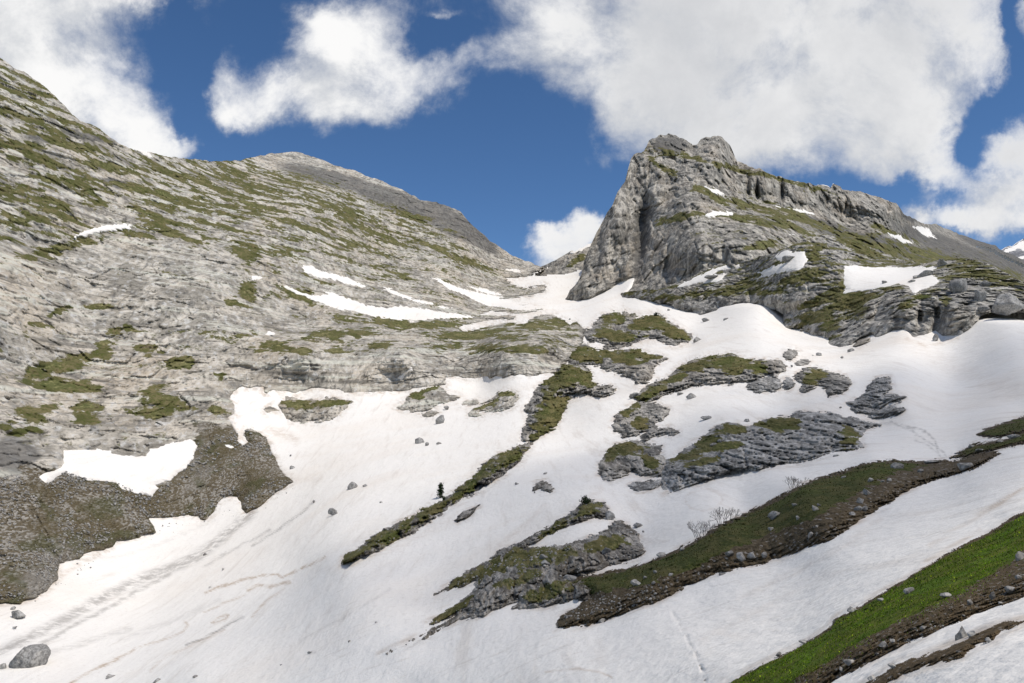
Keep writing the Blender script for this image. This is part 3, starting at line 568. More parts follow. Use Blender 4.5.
# ------------------------------------------------------------------ rock outcrops standing out of the snow
def build_outcrop(name, poly, mat, tmat, grass=(), hk=.34, step=None, rel=1.0, soil=None, gbase=0.0, edge=1.0, kind='rock', turf_k=1.0, slope=.8, gauto=.0, pad=5, slabby=0.0):
    p = np.array(poly, float); w = np.ptp(p[:, 0]); hh = np.ptp(p[:, 1])
    st = step or (.5 if max(w, hh) < 60 else (.7 if max(w, hh) < 160 else 1.0))
    gu = np.arange(p[:, 0].min() - pad, p[:, 0].max() + pad + .1, st); gv = np.arange(p[:, 1].min() - pad, p[:, 1].max() + pad + .1, st)
    gu = gu[(gu > -200) & (gu < 1225)]
    U, V = np.meshgrid(gu, gv); D0 = SB(U, V); g = np.clip(SB(U, V - 1) - D0, .02, None); med = float(np.median(D0[sdf(poly, U, V) > 0])); s = med / F
    g = np.minimum(g, 3 * np.median(g))
    X0 = pt(U, V, D0).astype(np.float32); size0 = min(w, hh)
    d = sdf(poly, U, V) + edge * min(1, size0 / 14) * (2.3 * fbm(X0 / np.float32(s * 8), 4, 101) + .8 * fbm(X0 / np.float32(s * 2.2), 2, 102))
    size = min(w, hh); Hh = hk * size * s * 2.2
    h = soft(slope * g * d, Hh) + np.where(d < 0, 1.0 * g * d, 0) + .12 * s
    L = np.float32(s * max(10, min(size * .5, 30)))
    XR = X0; X0 = X0 * np.array([1, .24, 1.15], np.float32); aw = np.array([1, 1, .8], np.float32)
    blk = billow(X0 * aw / L, 4, 103); fine = billow(X0 / (L * np.float32(.3)), 3, 107); big = fbm(X0 / (L * 2), 3, 109)
    if slabby:   # tilted slabs with long fissures
        q = X0 @ np.array([[.25, .55, .15], [.3, 1.0, .3], [.1, -.5, 1.3]], np.float32)
        blk = (1 - slabby) * blk + slabby * billow(q / (L * .8), 4, 111)
    amp = rel * (.34 * Hh + .9 * s) 
    A = np.array([1, 1, 1.3], np.float32); wp = np.stack([vnoise(X0 / (L * np.float32(.6)), 171 + q) for q in range(3)], -1) * (L * np.float32(.18))
    if kind == 'rock':
        v1, j1 = cells((X0 + wp) * A / (L * np.float32(.75)), 141); v2, j2 = cells((X0 + wp) * A / (L * np.float32(.28)), 142)
        jn = (v1 * .40 + v2 * .22 - .55 * np.exp(-j1 / .08) - .3 * np.exp(-j2 / .11)) * (1 - .6 * slabby)
    else: jn = 0
    relf = amp * (.40 * blk + .16 * fine + .45 * big + jn)
    fade = sstep(-.5, 6, d) * .8 + .2
    gq = ellipses(grass, U + 2.2 * fbm(X0 / np.float32(s * 8), 3, 121), V + 1.6 * fbm(X0 / np.float32(s * 8), 3, 122)) if len(grass) else np.full(U.shape, 9.)
    pat = fbm(X0 / np.float32(s * 9), 4, 123)
    gm = np.clip(np.clip(1.3 - .62 * gq, 0, 1) * .9 + gbase + .42 * pat * ((gq < 2.2) | (gbase > 0)), 0, 1.2)
    if kind == 'rock':
        D = D0 - h - relf * fade * (1 - .35 * np.clip(gm, 0, 1))
    else:
        D = D0 - h - relf * fade * .5
    if gauto:
        nz = normals(pt(U, V, D))[..., 2]; gm = np.maximum(gm, np.clip(gauto * (nz - .35) * 2 + .45 * pat, 0, .95) * (gauto > 0))
    keep = d > -3.5; fc = grid_faces(len(gv), len(gu), keep)
    so = np.zeros_like(U)
    if soil is not None: so = sstep(-3, 3, sdf(soil, U, V) + 4 * pat)
    if kind == 'turf': so = np.maximum(so, sstep(3.2, .6, d + 1.2 * pat))
    P, Fc, at = compact(pt(U, V, D).reshape(-1, 3), fc, {'grass': gm * (kind == 'rock'), 'soil': so})
    if kind == 'rock' and len(grass):
        org = np.array([P[:, 0].mean(), P[:, 1].mean(), P[:, 2].min()]); o = bpy.data.objects.new(name, None); COL.objects.link(o); o.location = org; o['_org'] = [float(x) for x in org]; o.empty_display_size = .3
        mesh_np('bare_rock', P, Fc, M[mat], attrs=at, parent=o, origin=org)
    else: o = mesh_np(name, P, Fc, M[mat], attrs=at)
    i0, j0 = max(1, int(round(1 / st))), 0
    for c in range(0, len(gu)):
        u = int(round(gu[c])) - DBU
        if abs(gu[c] - round(gu[c])) > st * .55 or not 0 <= u < DB.shape[1]: continue
        vv = np.arange(math.ceil(gv[0]), math.floor(gv[-1]) + 1); dd = np.interp(vv, gv, np.where(d[:, c] > -.5, D[:, c], 1e9))
        dd = np.where(dd > 1e5, 1e9, dd); r = vv - DBV; DB[r, u] = np.minimum(DB[r, u], dd)
    if kind == 'rock' and len(grass):
        tk = turf_k * s * (1.7 * np.clip((gm - .68) / .30, -1, 1) + .9 * fbm(X0 / np.float32(s * 2.8), 3, 131) + .6 * pat) - relf * fade * .4
        PT = pt(U, V, D - tk).reshape(-1, 3); first = True
        for comp in components((gm > .40) & (d > .8), 40, 40):
            ft = grid_faces(len(gv), len(gu), comp)
            if len(ft):
                Pt, Ft, at = compact(PT, ft, {'soil': np.clip(1.0 - gm, 0, .58)}); mesh_np('turf', Pt, Ft, M[tmat], parent=o, origin=np.array(o['_org']))
    return o

GR = 'rock outcrops standing out of the snow'
OUT = [
 # (poly, material, turf, grass ellipses, options, label)
 ([(583,335),(586,330),(590,327),(596,320),(601,315),(608,313),(614,312),(618,313),(622,313.5),(624,310.5),(627,312),(630,314.5),(635,314),(639,315.5),(636,318),(646,316),(652,314),(658,313.5),(663,316),(668,320),(674,324),(680,328),(685,330.5),(690,333),(694,336),(691,340),(688,342.5),(682,344),(674,346.5),(666,344),(660,341.5),(654,340),(648,339.5),(640,342.5),(632,345.5),(626,347),(620,349),(608,350),(603,349),(604,344),(600,343),(596,342),(592,343),(588,341.5)],
  'rock_mid','turf',[(613,318,10,5,0),(604,330,9,6,-20),(620,335,16,4,0),(655,322,16,5,15),(672,331,13,5,20),(640,326,9,4,0)],{},'humped outcrop with two green tops below the pass, upper of a pair'),
 ([(571,350),(575,347),(580,344),(588,344),(593,349),(606,350.5),(616,350),(628,349),(640,349),(650,354),(660,356),(667,358.5),(662,362),(656,365),(654,371),(652,376),(650,379),(648,381),(642,382.5),(636,383.5),(633,380),(630,377),(622,375),(616,373.5),(609,372),(602,370.5),(600,366.5),(592,364.5),(586,364),(578,366),(572,366.5),(568,358)],
  'rock_mid','turf',[(578,351,9,7,-10),(610,353,22,4,5),(640,354,18,5,10),(590,358,12,4,0),(625,360,14,4,10)],{},'dark humped outcrop with a mossy top, lower of a pair below the pass'),
 ([(554,373),(558,367),(564,364.5),(570,363),(578,364.5),(586,367),(590,369.5),(591,372.5),(592,377),(592,381),(596,384),(600,386),(605,385.5),(610,386),(616,389),(613,392),(610,394.5),(605,396.5),(600,397),(592,395),(586,394.5),(576,397.5),(568,400),(567,404),(566,408),(564,412),(562,416),(560,421),(558,426),(552,430),(546,433.5),(540,437),(534,440),(526,443.5),(521,442),(521,436),(523,431),(524,426),(526,420),(528,414),(526,412),(524,410),(528,403),(532,398),(534,393),(536,389),(541,384),(546,380)],
  'rock_mid','turf',[(572,373,18,9,0),(585,380,10,6,20),(549,383,9,5,-45),(548,412,11,17,30),(556,420,8,10,30),(560,402,8,5,-20),(538,436,12,4,-30),(560,385,14,4,-20)],{},'steep spur of pale rock and bright turf beside the central snow gully'),
 ([(340,565),(344,556),(352,551),(360,547),(368,540),(376,534),(390,528),(400,522),(410,518),(422,510),(434,504),(440,500),(446,497),(456,489),(466,481),(474,475),(478,470),(482,466),(490,458),(497,454),(505,452),(516,447),(525,443.5),(535,440),(531,446),(525,455),(519,462),(514,466),(510,469),(504,475),(498,479.5),(484,488),(470,496),(460,501),(450,505.5),(445,511),(442,514),(432,520),(420,525.5),(412,531),(406,535),(392,542),(380,549),(366,556),(352,562.5)],
  'rock_near','turf',[(505,458,16,6,-25),(487,470,14,5,-35),(465,487,16,4,-35),(440,505,22,4,-32),(412,522,22,5,-30),(385,538,24,5,-30),(358,552,16,5,-32)],{'soil':None,'hk':.35},'long thin tongue of stony turf with a small conifer beside it'),
 ([(636,397),(639,393),(642,389),(648,385.5),(656,382),(662,380),(668,378),(672,373),(676,368.5),(682,364),(690,361),(697,358.5),(704,357),(712,355),(724,355),(732,354),(742,358),(751,360),(760,360),(772,359),(782,360),(788,366),(786,370),(780,373.5),(775,377),(771,376),(764,375),(758,379),(752,381),(744,381.5),(736,383.5),(730,384.5),(720,383.5),(706,384.5),(692,385.5),(686,388),(680,389.5),(674,391),(667,394),(660,397.5),(655,400),(648,401.5),(640,401)],
  'rock_mid','turf',[(722,361,26,6,0),(700,364,16,5,-15),(757,368,10,6,0),(680,374,12,4,-30),(660,387,14,3,-25),(647,394,10,4,-30),(735,371,8,5,0)],{},'long mossy rock band above the middle snowfield, longest of the outcrops in the bowl'),
 ([(747,387),(749,383),(752,381.5),(757,378),(764,375),(771,375.5),(778,378),(782,383),(781,387),(778,390),(770,391.5),(760,392.5),(751,391)],'rock_slab','turf',[],{'hk':.35},'bare pale grey knob pressed against the lower right end of the long mossy band'),
 ([(783,384),(784,379),(786,376),(793,379),(794.5,383),(794,387),(788,389.5),(784,387.5)],'rock_slab','turf',[],{'hk':.4,'step':.4},'small upright rock in the gap between the pale knob and the jagged outcrop'),
 ([(793,377),(798,372),(804,369.5),(810,366.5),(820,368.5),(828,370.5),(836,373),(844,375.5),(849,379),(851,382.5),(850,385),(848,387.5),(845,390.5),(842,393.5),(834,395),(828,396.5),(827,392),(826,388.5),(818,384.5),(812,387.5),(808,390.5),(803,391.5),(800,390),(801,386),(801,383),(796,380)],'rock_mid','turf',[(817,374,9,5,10),(810,379,6,4,0)],{'hk':.3},'jagged grey outcrop with one olive turf spot, right of the pale knob'),
 ([(782,356.5),(785,352),(789,350),(794,350.5),(798,352.5),(796,356),(792,360.5),(786,360.5)],'rock_mid','turf',[],{'hk':.4,'step':.4},'small dark rock above the right end of the long mossy band'),
 ([(794,363.5),(799,360.5),(804,359),(808,359),(811,361),(808,364),(804,365.5),(797,365)],'rock_mid','turf',[],{'hk':.35,'step':.4},'low flat grey rock just above the jagged outcrop with the turf spot'),
 ([(847,402.5),(850,401.5),(854,401.5),(858,397.5),(864,395.5),(866,391),(868,387),(873,382),(878,378),(884,377.5),(890,378),(891,382),(892,388.5),(888,391),(884,395),(894,395),(904,397),(900,399.5),(890,400.5),(884,402.5),(880,406.5),(874,407),(868,409.5),(880,410.5),(890,409),(903,410),(899,412.5),(894,413.5),(888,415.5),(882,416.5),(874,416.5),(868,413.5),(862,412.5),(858,411.5),(853,408.5),(852,405)],'rock_slab','turf',[],{'hk':.3},'bare forked grey outcrop with two prongs, alone on the right snowfield'),
 ([(612,425),(614,420),(616,416),(621,411.5),(626,409),(632,405),(638,402),(648,402),(656,403),(663,406),(669,409.5),(667,414),(664,418),(660,421),(656,424),(658,428),(662,427.5),(668,427),(674,429),(679,432),(675,434),(670,435.5),(662,435.5),(654,436.5),(650,439),(646,440.5),(641,440),(638,438),(642,435),(646,432.5),(641,432.5),(636,435.5),(629,437.5),(622,438.5),(622,433),(616,431.5),(612,429)],'rock_mid','turf',[(632,408,7,5,-10),(640,424,8,5,0),(626,412,6,4,-30)],{},'rounded outcrop with a flat rock tail, between mossy band and big slab'),
 ([(599,468),(599,464),(600,461),(604,455),(608,449.5),(614,445),(620,442.5),(630,440),(638,440),(643,442),(648,444),(656,445),(662,446),(661,450),(663,456),(666,462),(664,470),(662,476),(655,476),(648,474.5),(640,475.5),(632,471.5),(627,474),(622,476.5),(616,479),(610,480.5),(604,479),(599,474)],'rock_mid','turf',[(627,450,17,6,8),(652,463,9,5,10),(612,456,7,4,-20)],{},'blocky grey outcrop with an olive top touching the left end of the big slab'),
 ([(629,485),(632,483.5),(636,482.5),(643,482),(650,480),(656,479.5),(661,481),(661,485),(655,487.5),(646,491),(637,491.5),(632,489)],'rock_slab','turf',[],{'hk':.3,'step':.4},'low grey rock in the snow under the blocky outcrop left of the big slab'),
 ([(660,482),(661,472),(664,464.5),(668,461),(674,458),(680,453),(686,448.5),(694,443),(702,438.5),(708,432.5),(714,427.5),(720,424),(726,422.5),(734,423),(742,425.5),(750,427),(754,425),(763,421),(772,418.5),(782,418),(790,417.5),(796,413.5),(804,412.5),(812,413),(822,413.5),(832,414.5),(838,416),(844,418.5),(854,420),(864,422.5),(880,424.5),(872,426.5),(866,428),(865,431),(862,436),(858,439.5),(861,443),(864,446.5),(858,448.5),(848,450.5),(840,452),(832,453.5),(824,455.5),(816,458.5),(806,460.5),(796,463.5),(783,465),(770,467),(763,470.5),(756,472.5),(745,473.5),(734,474.5),(722,477),(710,480.5),(699,483.5),(688,486.5),(682,488.5),(676,490.5),(670,493),(664,495.5),(669,492.5),(674,489.5),(664,488.5),(661,486)],'rock_slab','turf',[(708,440,16,4,-28),(732,428,12,4,5),(694,454,18,4,-20),(783,425,14,6,-12),(776,422,20,3,-5),(722,447,14,3,-10),(850,437,8,8,0),(700,462,16,2.5,-10)],{'hk':.3,'slabby':.55,'rel':1.5},'big pale grey slab of fissured rock in the middle of the snow, largest bare rock'),
 ([(281,408),(281,404),(282,401),(286,397.5),(294,398),(304,399.5),(312,400),(320,399.5),(326,397.5),(332,396.5),(338,397.5),(344,399.5),(349,401.5),(354,401.5),(350,404),(346,407),(343,411),(340,414.5),(336,417.5),(330,419.5),(322,420.5),(316,422.5),(308,423),(302,423.5),(294,421.5),(288,420.5),(284,416)],'rock_far','turf_far',[(300,404,16,4,5),(332,402,16,3,-5)],{'hk':.2},'brown topped flat rock island in the snow under the left cliff'),
 ([(264,409.5),(267,407.5),(270,407),(274,408),(279,410.5),(274,411),(268,413.5),(265,412)],'rock_far','turf_far',[],{'hk':.3,'step':.4},'tiny rock just left of the flat brown topped rock island'),
 ([(395,407.5),(398,405),(402,403.5),(404,400),(406,397),(410,394),(414,391),(420,389),(426,387),(432,386),(438,385.5),(443,387.5),(446,390),(448,395.5),(454,395.5),(460,396.5),(457,399),(454,401),(447,403),(440,404.5),(432,408),(424,411.5),(417,412),(410,411.5),(402,410)],'rock_far','turf_far',[(428,389,16,4,-20),(420,398,5,2,0)],{'hk':.25},'grey hump with a green crest in the snow below the foot of the long cliff'),
 ([(423,415.5),(426,412),(430,410),(435,410.5),(439,412.5),(434,415),(428,417)],'rock_far','turf_far',[],{'hk':.35,'step':.4},'small flat rock just below the grey hump with the green crest'),
 ([(460,406.5),(463,403),(466,401),(471,400),(476,398.5),(479,400.5),(478,403.5),(474,404.5),(468,405.5)],'rock_far','turf_far',[],{'hk':.35,'step':.4},'small dark rock between the grey hump and the brown capped outcrop'),
 ([(469,413.5),(473,409.5),(478,406.5),(485,403),(492,400),(495,396),(498,393.5),(504,391.5),(510,391),(515,392),(518,394.5),(519,397.5),(518,400.5),(514,405),(510,408.5),(502,411),(494,412.5),(486,412),(480,411.5),(482,415.5),(477,417),(472,417.5),(469,415.5)],'rock_far','turf_far',[(506,394,10,3,0),(486,405,10,2,-20)],{'hk':.25},'long outcrop with a brown cap, right of the green crested hump'),
 ([(533,490),(535,484),(539,481),(543,480),(547,482),(550,485),(553,487),(551,490.5),(547,491),(543,488.5),(538,488)],'rock_near','turf',[],{'hk':.35,'step':.4},'brown cluster of small rocks in the open snow above the dark bush'),
 ([(457.5,521),(458.5,516.5),(463,512.5),(469,510.5),(474,507.5),(479,505),(476,509),(471,513.5),(466,518),(461,519)],'rock_near','turf',[],{'hk':.25,'step':.4},'thin dark rock streak in the snow right of the long stony tongue'),
 ([(853,345.5),(857,341),(862,339),(868,337.5),(871,338.5),(867,342),(861,344.5),(856,346.5)],'rock_mid','turf',[],{'hk':.3,'step':.4},'thin flat rock lying in the snow under the ribbed terrace'),
]
for poly, mat, tm, gr, kw, lab in OUT:
    o = build_outcrop('rock_outcrop', poly, mat, tm, gr, **kw); tag(o, lab, 'rock outcrop', GR)

SCR = [(608,512),(604,503.5),(598,502),(592,501.5),(587,502),(582,504.5),(576,511),(568,516),(560,521),(550,528),(540,534),(530,539),(520,544),(510,548),(500,552),(492,559),(482,564),(472,569.5),(464,574),(456,579),(446,586.5),(440,591),(434,594.5),(440,593.5),(446,591.5),(456,588),(464,585.5),(470,582.5),(476,580.5),(474,585),(473,589.5),(467,595),(458,602),(450,608.5),(438,616),(428,622.5),(432,625.5),(444,621),(456,615.5),(446,621),(438,625),(430,628),(422,633),(416,637.5),(407,642),(398,646.5),(389,651),(380,656),(392,653.5),(402,649),(412,644.5),(424,639),(434,633.5),(442,628),(450,623.5),(458,621),(466,619.5),(474,617),(482,615),(490,611),(496,608.5),(508,604.5),(518,601.5),(513,608.5),(522,608.5),(532,607.5),(540,606.5),(548,605.5),(558,603),(568,601.5),(578,599.5),(590,597),(594,588),(584,580),(572,578),(580,575.5),(592,571),(604,566.5),(614,564),(624,561.5),(632,559.5),(638,557.5),(642,554),(644,551.5),(642,546),(640,540),(638,534.5),(634,530.5),(630,527.5),(625,525),(620,522.5),(614,523),(610,527),(608,530),(596,535),(584,539.5),(572,544),(558,547.5),(544,548.5),(530,548.5),(522,549),(530,544),(540,537.5),(553,530),(566,525),(580,520.5),(594,517),(600,518),(604,516)]
o = build_outcrop('rock_outcrop', SCR, 'rock_near', 'turf', [(590,508,12,5,-20),(555,528,18,3,-30),(505,562,24,7,-25),(540,556,30,7,-10),(470,578,20,4,-28),(600,545,26,6,-15),(555,590,20,6,-10),(515,580,18,5,-20),(450,612,18,3,-32)], hk=.12, step=.8, rel=1.1)
tag(o, 'broad dark scree covered rib with a long pointed arm, in the centre foreground snow', 'rock outcrop', GR)

# ------------------------------------------------------------------ turf banks of the near hillside
TB = [(556,629),(557,622),(562,617),(566,614),(572,610),(578,607),(585,602),(592,598),(586,592),(572,588),(566,582),(573,579),(580,578),(587,576),(594,575),(606,573.5),(616,571),(628,569),(640,565),(652,561),(660,558),(668,555),(674,552),(680,549),(688,545),(696,541),(703,537),(710,532),(720,525),(730,520.5),(740,517),(750,512),(760,507),(770,502),(780,497),(790,491),(800,486),(810,481.5),(820,478),(832,474.5),(844,471),(858,466),(871,462),(882,461),(893,460),(904,461),(915,462),(925,462),(933,460),(945,460),(952,461.5),(959,460),(965,457),(971,455),(978,453.5),(985,452),(993,452),(1001,453),(992,458),(984,463),(976,467),(969,470),(956,474),(943,477),(929,481.5),(915,486),(907,490),(899,495),(887,503),(875,510),(862,518.5),(849,527),(841,532),(833,536.5),(820,543),(812,544),(800,550),(790,553.5),(780,558),(772,558),(766,563),(752,566),(741,568),(730,570.5),(719,572),(708,576),(697,581),(686,586),(679,589.5),(672,594),(663,598),(654,602),(640,606),(626,612),(613,617),(600,622),(588,625),(576,627),(566,628)]
TS = [(540,640),(556,600),(600,592),(640,586),(680,573),(715,556),(760,538),(800,524),(840,504),(870,486),(900,471),(930,463),(985,446),(1020,455),(900,520),(700,610)]
def pebbles_of(n): pass
BANK = build_outcrop('bank', TB, 'turf_bank', 'turf_bank', [], hk=.16, step=.8, kind='turf', soil=TS, rel=.38, edge=1.0)
tag(BANK, 'dark turf and brown soil bank crossing the near snow to the right', kind='structure')
T2 = [(950,458),(954,455),(959,452),(966,448),(973,444),(982,443),(991,441.5),(1002,440),(1012,438),(1016,434.5),(1026,431.5),(1060,422),(1110,412),(1110,428),(1060,437),(1024,443.5),(1012,445.5),(1003,447),(992,449.5),(985,451),(977,453),(971,455),(960,457)]
o = build_outcrop('bank', T2, 'turf_bank', 'turf_bank', [], hk=.2, step=.6, kind='turf', rel=1.0); tag(o, 'thin grassy strip with grey rocks at the right edge, just above the dark bank', kind='structure')
T3 = [(977,434.5),(983,430.5),(989,427.5),(996,425),(1003,423.5),(1013,420),(1024,417),(1060,406),(1110,396),(1110,412),(1060,421),(1024,430),(1020,432),(1012,433.5),(1000,436.5),(992,437),(985,436.5)]
o = build_outcrop('bank', T3, 'turf_bank', 'turf_bank', [], hk=.2, step=.6, kind='turf', rel=1.0); tag(o, 'uppermost dark grassy strip at the right edge of the snow', kind='structure')
GB = [(690,706),(712,692),(726,683),(741,674.5),(756,667),(766,662),(776,657),(788,651),(800,645),(812,638),(824,631),(829,628),(832,624),(834,620),(838,616.5),(848,613),(854,608.5),(862,606),(870,600),(876,596),(890,588),(904,580),(914,573),(926,566),(939,558),(952,551),(965,544),(977,538.5),(989,533),(999,526.5),(1009,520),(1017,515.5),(1026,511),(1060,489),(1120,452),(1120,548),(1060,580),(1024,596.5),(1010,601),(995,606.5),(977,615),(959,623.5),(942,630),(925,637.5),(912,642),(899,648.5),(886,654),(873,660.5),(859,667),(845,674.5),(838,678),(831,683),(800,702),(770,720)]
GS = [(700,735),(760,698),(800,678),(842,652),(872,636),(905,618),(940,601),(975,584),(1000,568),(1030,545),(1130,485),(1130,560),(1000,625),(820,720)]
MEADOW = build_outcrop('bank', GB, 'turf_near', 'turf_near', [], hk=.16, step=.8, kind='turf', soil=GS, rel=.32, edge=.9, slope=.75)
tag(MEADOW, 'bright green meadow bank with brown soil below it in the right foreground', kind='structure')
BB = [(840,704),(852,692),(863,684),(871,680),(879,676),(884,672),(889,668.5),(894,665),(899,662.5),(909,658),(919,655.5),(931,651),(943,646.5),(951,643),(959,640.5),(971,634),(983,628),(993,623.5),(1003,620.5),(1013,619),(1024,618),(1060,610),(1120,596),(1120,616),(1060,620),(1026,624),(1017,628),(1009,632),(1003,633.5),(999,638),(995,643),(987,643.5),(979,646.5),(971,652),(963,658),(951,661),(939,664.5),(927,668),(915,672.5),(903,677),(891,682.5),(876,692),(860,704)]
BROWN = build_outcrop('bank', BB, 'turf_near', 'turf_near', [], hk=.22, step=.7, kind='turf', soil=[(800,600),(1130,560),(1130,640),(820,730)], rel=.45, edge=.8)
tag(BROWN, 'narrow brown earth strip between the two snow ribbons at the lower right', kind='structure')
# ------------------------------------------------------------------ snow bowl
DIRT = [([(-60,668),(0,652),(30,637),(70,617),(100,598),(140,580),(180,565),(205,552),(235,527),(252,512)],8,.5),([(20,656),(80,622),(140,590),(170,574)],3.5,.45),([(60,560),(120,556),(170,540),(215,520)],3,.12),([(0,668),(60,650),(130,628)],5,.22),([(20,646),(50,628),(110,595),(150,575),(190,562)],2.6,.45),([(252,546),(280,528),(300,515),(313,502)],1.8,.5),([(205,566),(228,552),(252,540),(270,530)],2,.35),([(186,645),(200,640),(220,630),(235,622),(243,617)],1.5,.65),([(235,622),(243,617)],2.4,.6),([(310,653),(315,651)],1.6,.5),
 ([(890,421),(912,431),(925,440),(937,447),(946,455)],1.2,.4),([(905,425),(925,431),(935,440),(938,452)],1.2,.45),([(915,440),(928,445),(940,455)],1.0,.35),([(880,424),(900,423),(915,430)],1.2,.3),([(462,622),(500,607),(530,596)],1.2,.25),([(300,640),(340,620),(390,590)],2,.18),([(120,640),(170,622),(220,600)],4,.14),([(540,656),(560,648),(585,637)],1.6,.22),([(625,676),(640,666)],1.2,.3)]
DUST = [([(205,593),(240,580),(262,575),(275,574),(283,577),(300,569),(325,557)],1.6,.7),([(248,590),(258,585),(270,587),(284,583),(290,582)],2.4,.65),([(204,612),(215,607),(245,595)],1.4,.5),([(252,617),(260,607),(270,598),(284,588)],1.8,.5),([(211,622),(220,616),(229,614),(226,619),(213,623)],1.3,.6),([(68,684),(95,669),(115,660),(130,653),(137,648)],1.8,.75),([(137,648),(160,641),(183,632),(188,626),(184,622)],1.6,.5),([(150,672),(165,657),(200,641),(225,630)],1.5,.4),
 ([(703-19,500),(690,492),(703,489),(718,492),(723,500),(716,508),(703,511),(690,508),(684,500)],1.6,.22),([(978,516),(1000,505),(1026,487)],2.2,.5),([(990,508),(1010,496)],1.0,.4),([(926,562),(945,552),(960,542),(980,530)],4,.35),([(545,672),(580,669),(600,673),(612,678)],1.6,.4),([(905,338),(925,346),(941,343),(958,338)],3,.4),([(270,430),(285,434),(296,440)],7,.32),([(500,545),(530,520),(545,505)],4,.2),([(740,600),(790,575),(840,548),(880,520)],6,.14),([(930,545),(985,512),(1040,480)],5,.2),([(700,640),(760,610),(830,570)],8,.10),([(900,340),(960,370),(1010,390)],14,.12),([(330,570),(400,545),(470,510)],8,.12),([(560,520),(600,490)],6,.18),([(52,584),(75,566),(110,548)],4,.35),([(280,470),(300,480),(320,478)],6,.15),([(700,470),(720,485)],4,.1)]
# coverage masks of what stands over the snow, so that no snow is laid deep inside the mountains
bu = np.arange(-200, 1226, 1.5); bv = np.arange(246, 800, 1.5)
UB, VB = np.meshgrid(bu, bv)
DBASE = SB(UB, VB)
XB = pt(UB, VB, DBASE).astype(np.float32); s_px = DBASE / F
near = sstep(110, 40, DBASE)
und = (1 - near) * (1.1 * fbm(XB / np.float32(38), 3, 91) + .35 * fbm(XB / np.float32(9), 3, 92)) + near * (.22 * fbm(XB / np.float32(6), 3, 93) + .05 * fbm(XB / np.float32(1.3), 3, 94))
ring = polyline_dist([(672,612),(682,628),(690,645),(700,662),(706,684)], UB, VB)
und = und - .22 * sstep(3.2, 0.4, ring) * sstep(-.1, .2, vnoise(XB / np.float32(.32), 5))
und = und + .5 * np.exp(-(((UB - 703) / 17) ** 2 + ((VB - 500) / 10) ** 2) ** 2)
DBASE = DBASE - und * 1.6
keep = np.ones_like(UB, bool)
for pl, lim_, push in ((SKY_L[:-4] + LOW_L, 12, 14), (SKY_C + LOW_C[1:], 9, 14), ([p for p in SKY_P if p[0] >= 567] + POLY_P[2:], 8, 20), ([p for p in SKY_K] + POLY_K[2:], 5, 10)):
    dd_ = sdf(pl, UB, VB); keep &= dd_ < lim_; DBASE = DBASE + push * sstep(0, 8, dd_)
lim = np.full(UB.shape, 999.0)
for uu in (SKY_P, SKY_C, SKY_L, SKY_K):
    q_ = np.array(uu); lim = np.minimum(lim, np.interp(UB, q_[:, 0], q_[:, 1], left=999, right=999))
keep &= VB > np.where(lim > 900, 300, lim) + 3
keep &= ~((UB > 1100) & (VB < 305)); keep &= ~((UB < -140) & (VB < 600))
# melt hollows and a rim of grit where the snow meets rock and turf
moat = np.zeros_like(UB); rim = np.zeros_like(UB)
for pl_ in [o_[0] for o_ in OUT] + [SCR, TB, GB, BB, T2, T3, POLY_L]:
    q_ = np.array(pl_); i0_ = np.searchsorted(bu, q_[:, 0].min() - 12); i1_ = np.searchsorted(bu, q_[:, 0].max() + 12); j0_ = np.searchsorted(bv, q_[:, 1].min() - 12); j1_ = np.searchsorted(bv, q_[:, 1].max() + 12)
    if i1_ <= i0_ or j1_ <= j0_: continue
    sl_ = (slice(j0_, j1_), slice(i0_, i1_)); dd_ = -sdf(pl_, UB[sl_], VB[sl_])
    moat[sl_] = np.maximum(moat[sl_], sstep(5, 0, dd_)); rim[sl_] = np.maximum(rim[sl_], sstep(7, 0, dd_))
DBASE = DBASE + moat * 1.6 * s_px * np.clip(1.5 - DBASE / 300, .3, 1.5)
dirt = np.zeros_like(UB); dust = np.zeros_like(UB)
wob = fbm(XB / np.float32(3.0), 3, 95) * 1.5
for ln, w, a in DIRT: dirt = np.maximum(dirt, a * sstep(1.5, .0, polyline_dist(ln, UB, VB + wob) / max(w * .75, 1.1)))
for ln, w, a in DUST: dust = np.maximum(dust, a * sstep(1.5, .0, polyline_dist(ln, UB, VB + wob) / max(w * .75, 1.1)))
dust = np.maximum(dust, .42 * rim * sstep(-.35, .5, fbm(XB / np.float32(2.5), 4, 96)))
dirt = np.maximum(dirt, .30 * rim * sstep(.0, .6, fbm(XB / np.float32(1.2), 4, 97)))
fc = grid_faces(len(bv), len(bu), keep)
Pb, Fb, at = compact(pt(UB, VB, DBASE).reshape(-1, 3), fc, {'dirt': dirt, 'dust': dust})
SNOW = tag(mesh_np('snow', Pb, Fb, M['snow'], attrs=at), 'white spring snow filling the bowl and the slopes below the pass', kind='structure')
UQ, VQ = np.meshgrid(np.arange(-200, 1226, 1.0), np.arange(246, 800, 1.0)); 
from_keep = keep[np.clip(((VQ - 246) / 1.5).astype(int), 0, keep.shape[0]-1), np.clip(((UQ + 200) / 1.5).astype(int), 0, keep.shape[1]-1)]
db_put(UQ, VQ, DBASE[np.clip(((VQ - 246) / 1.5).round().astype(int), 0, keep.shape[0]-1), np.clip(((UQ + 200) / 1.5).round().astype(int), 0, keep.shape[1]-1)], from_keep)
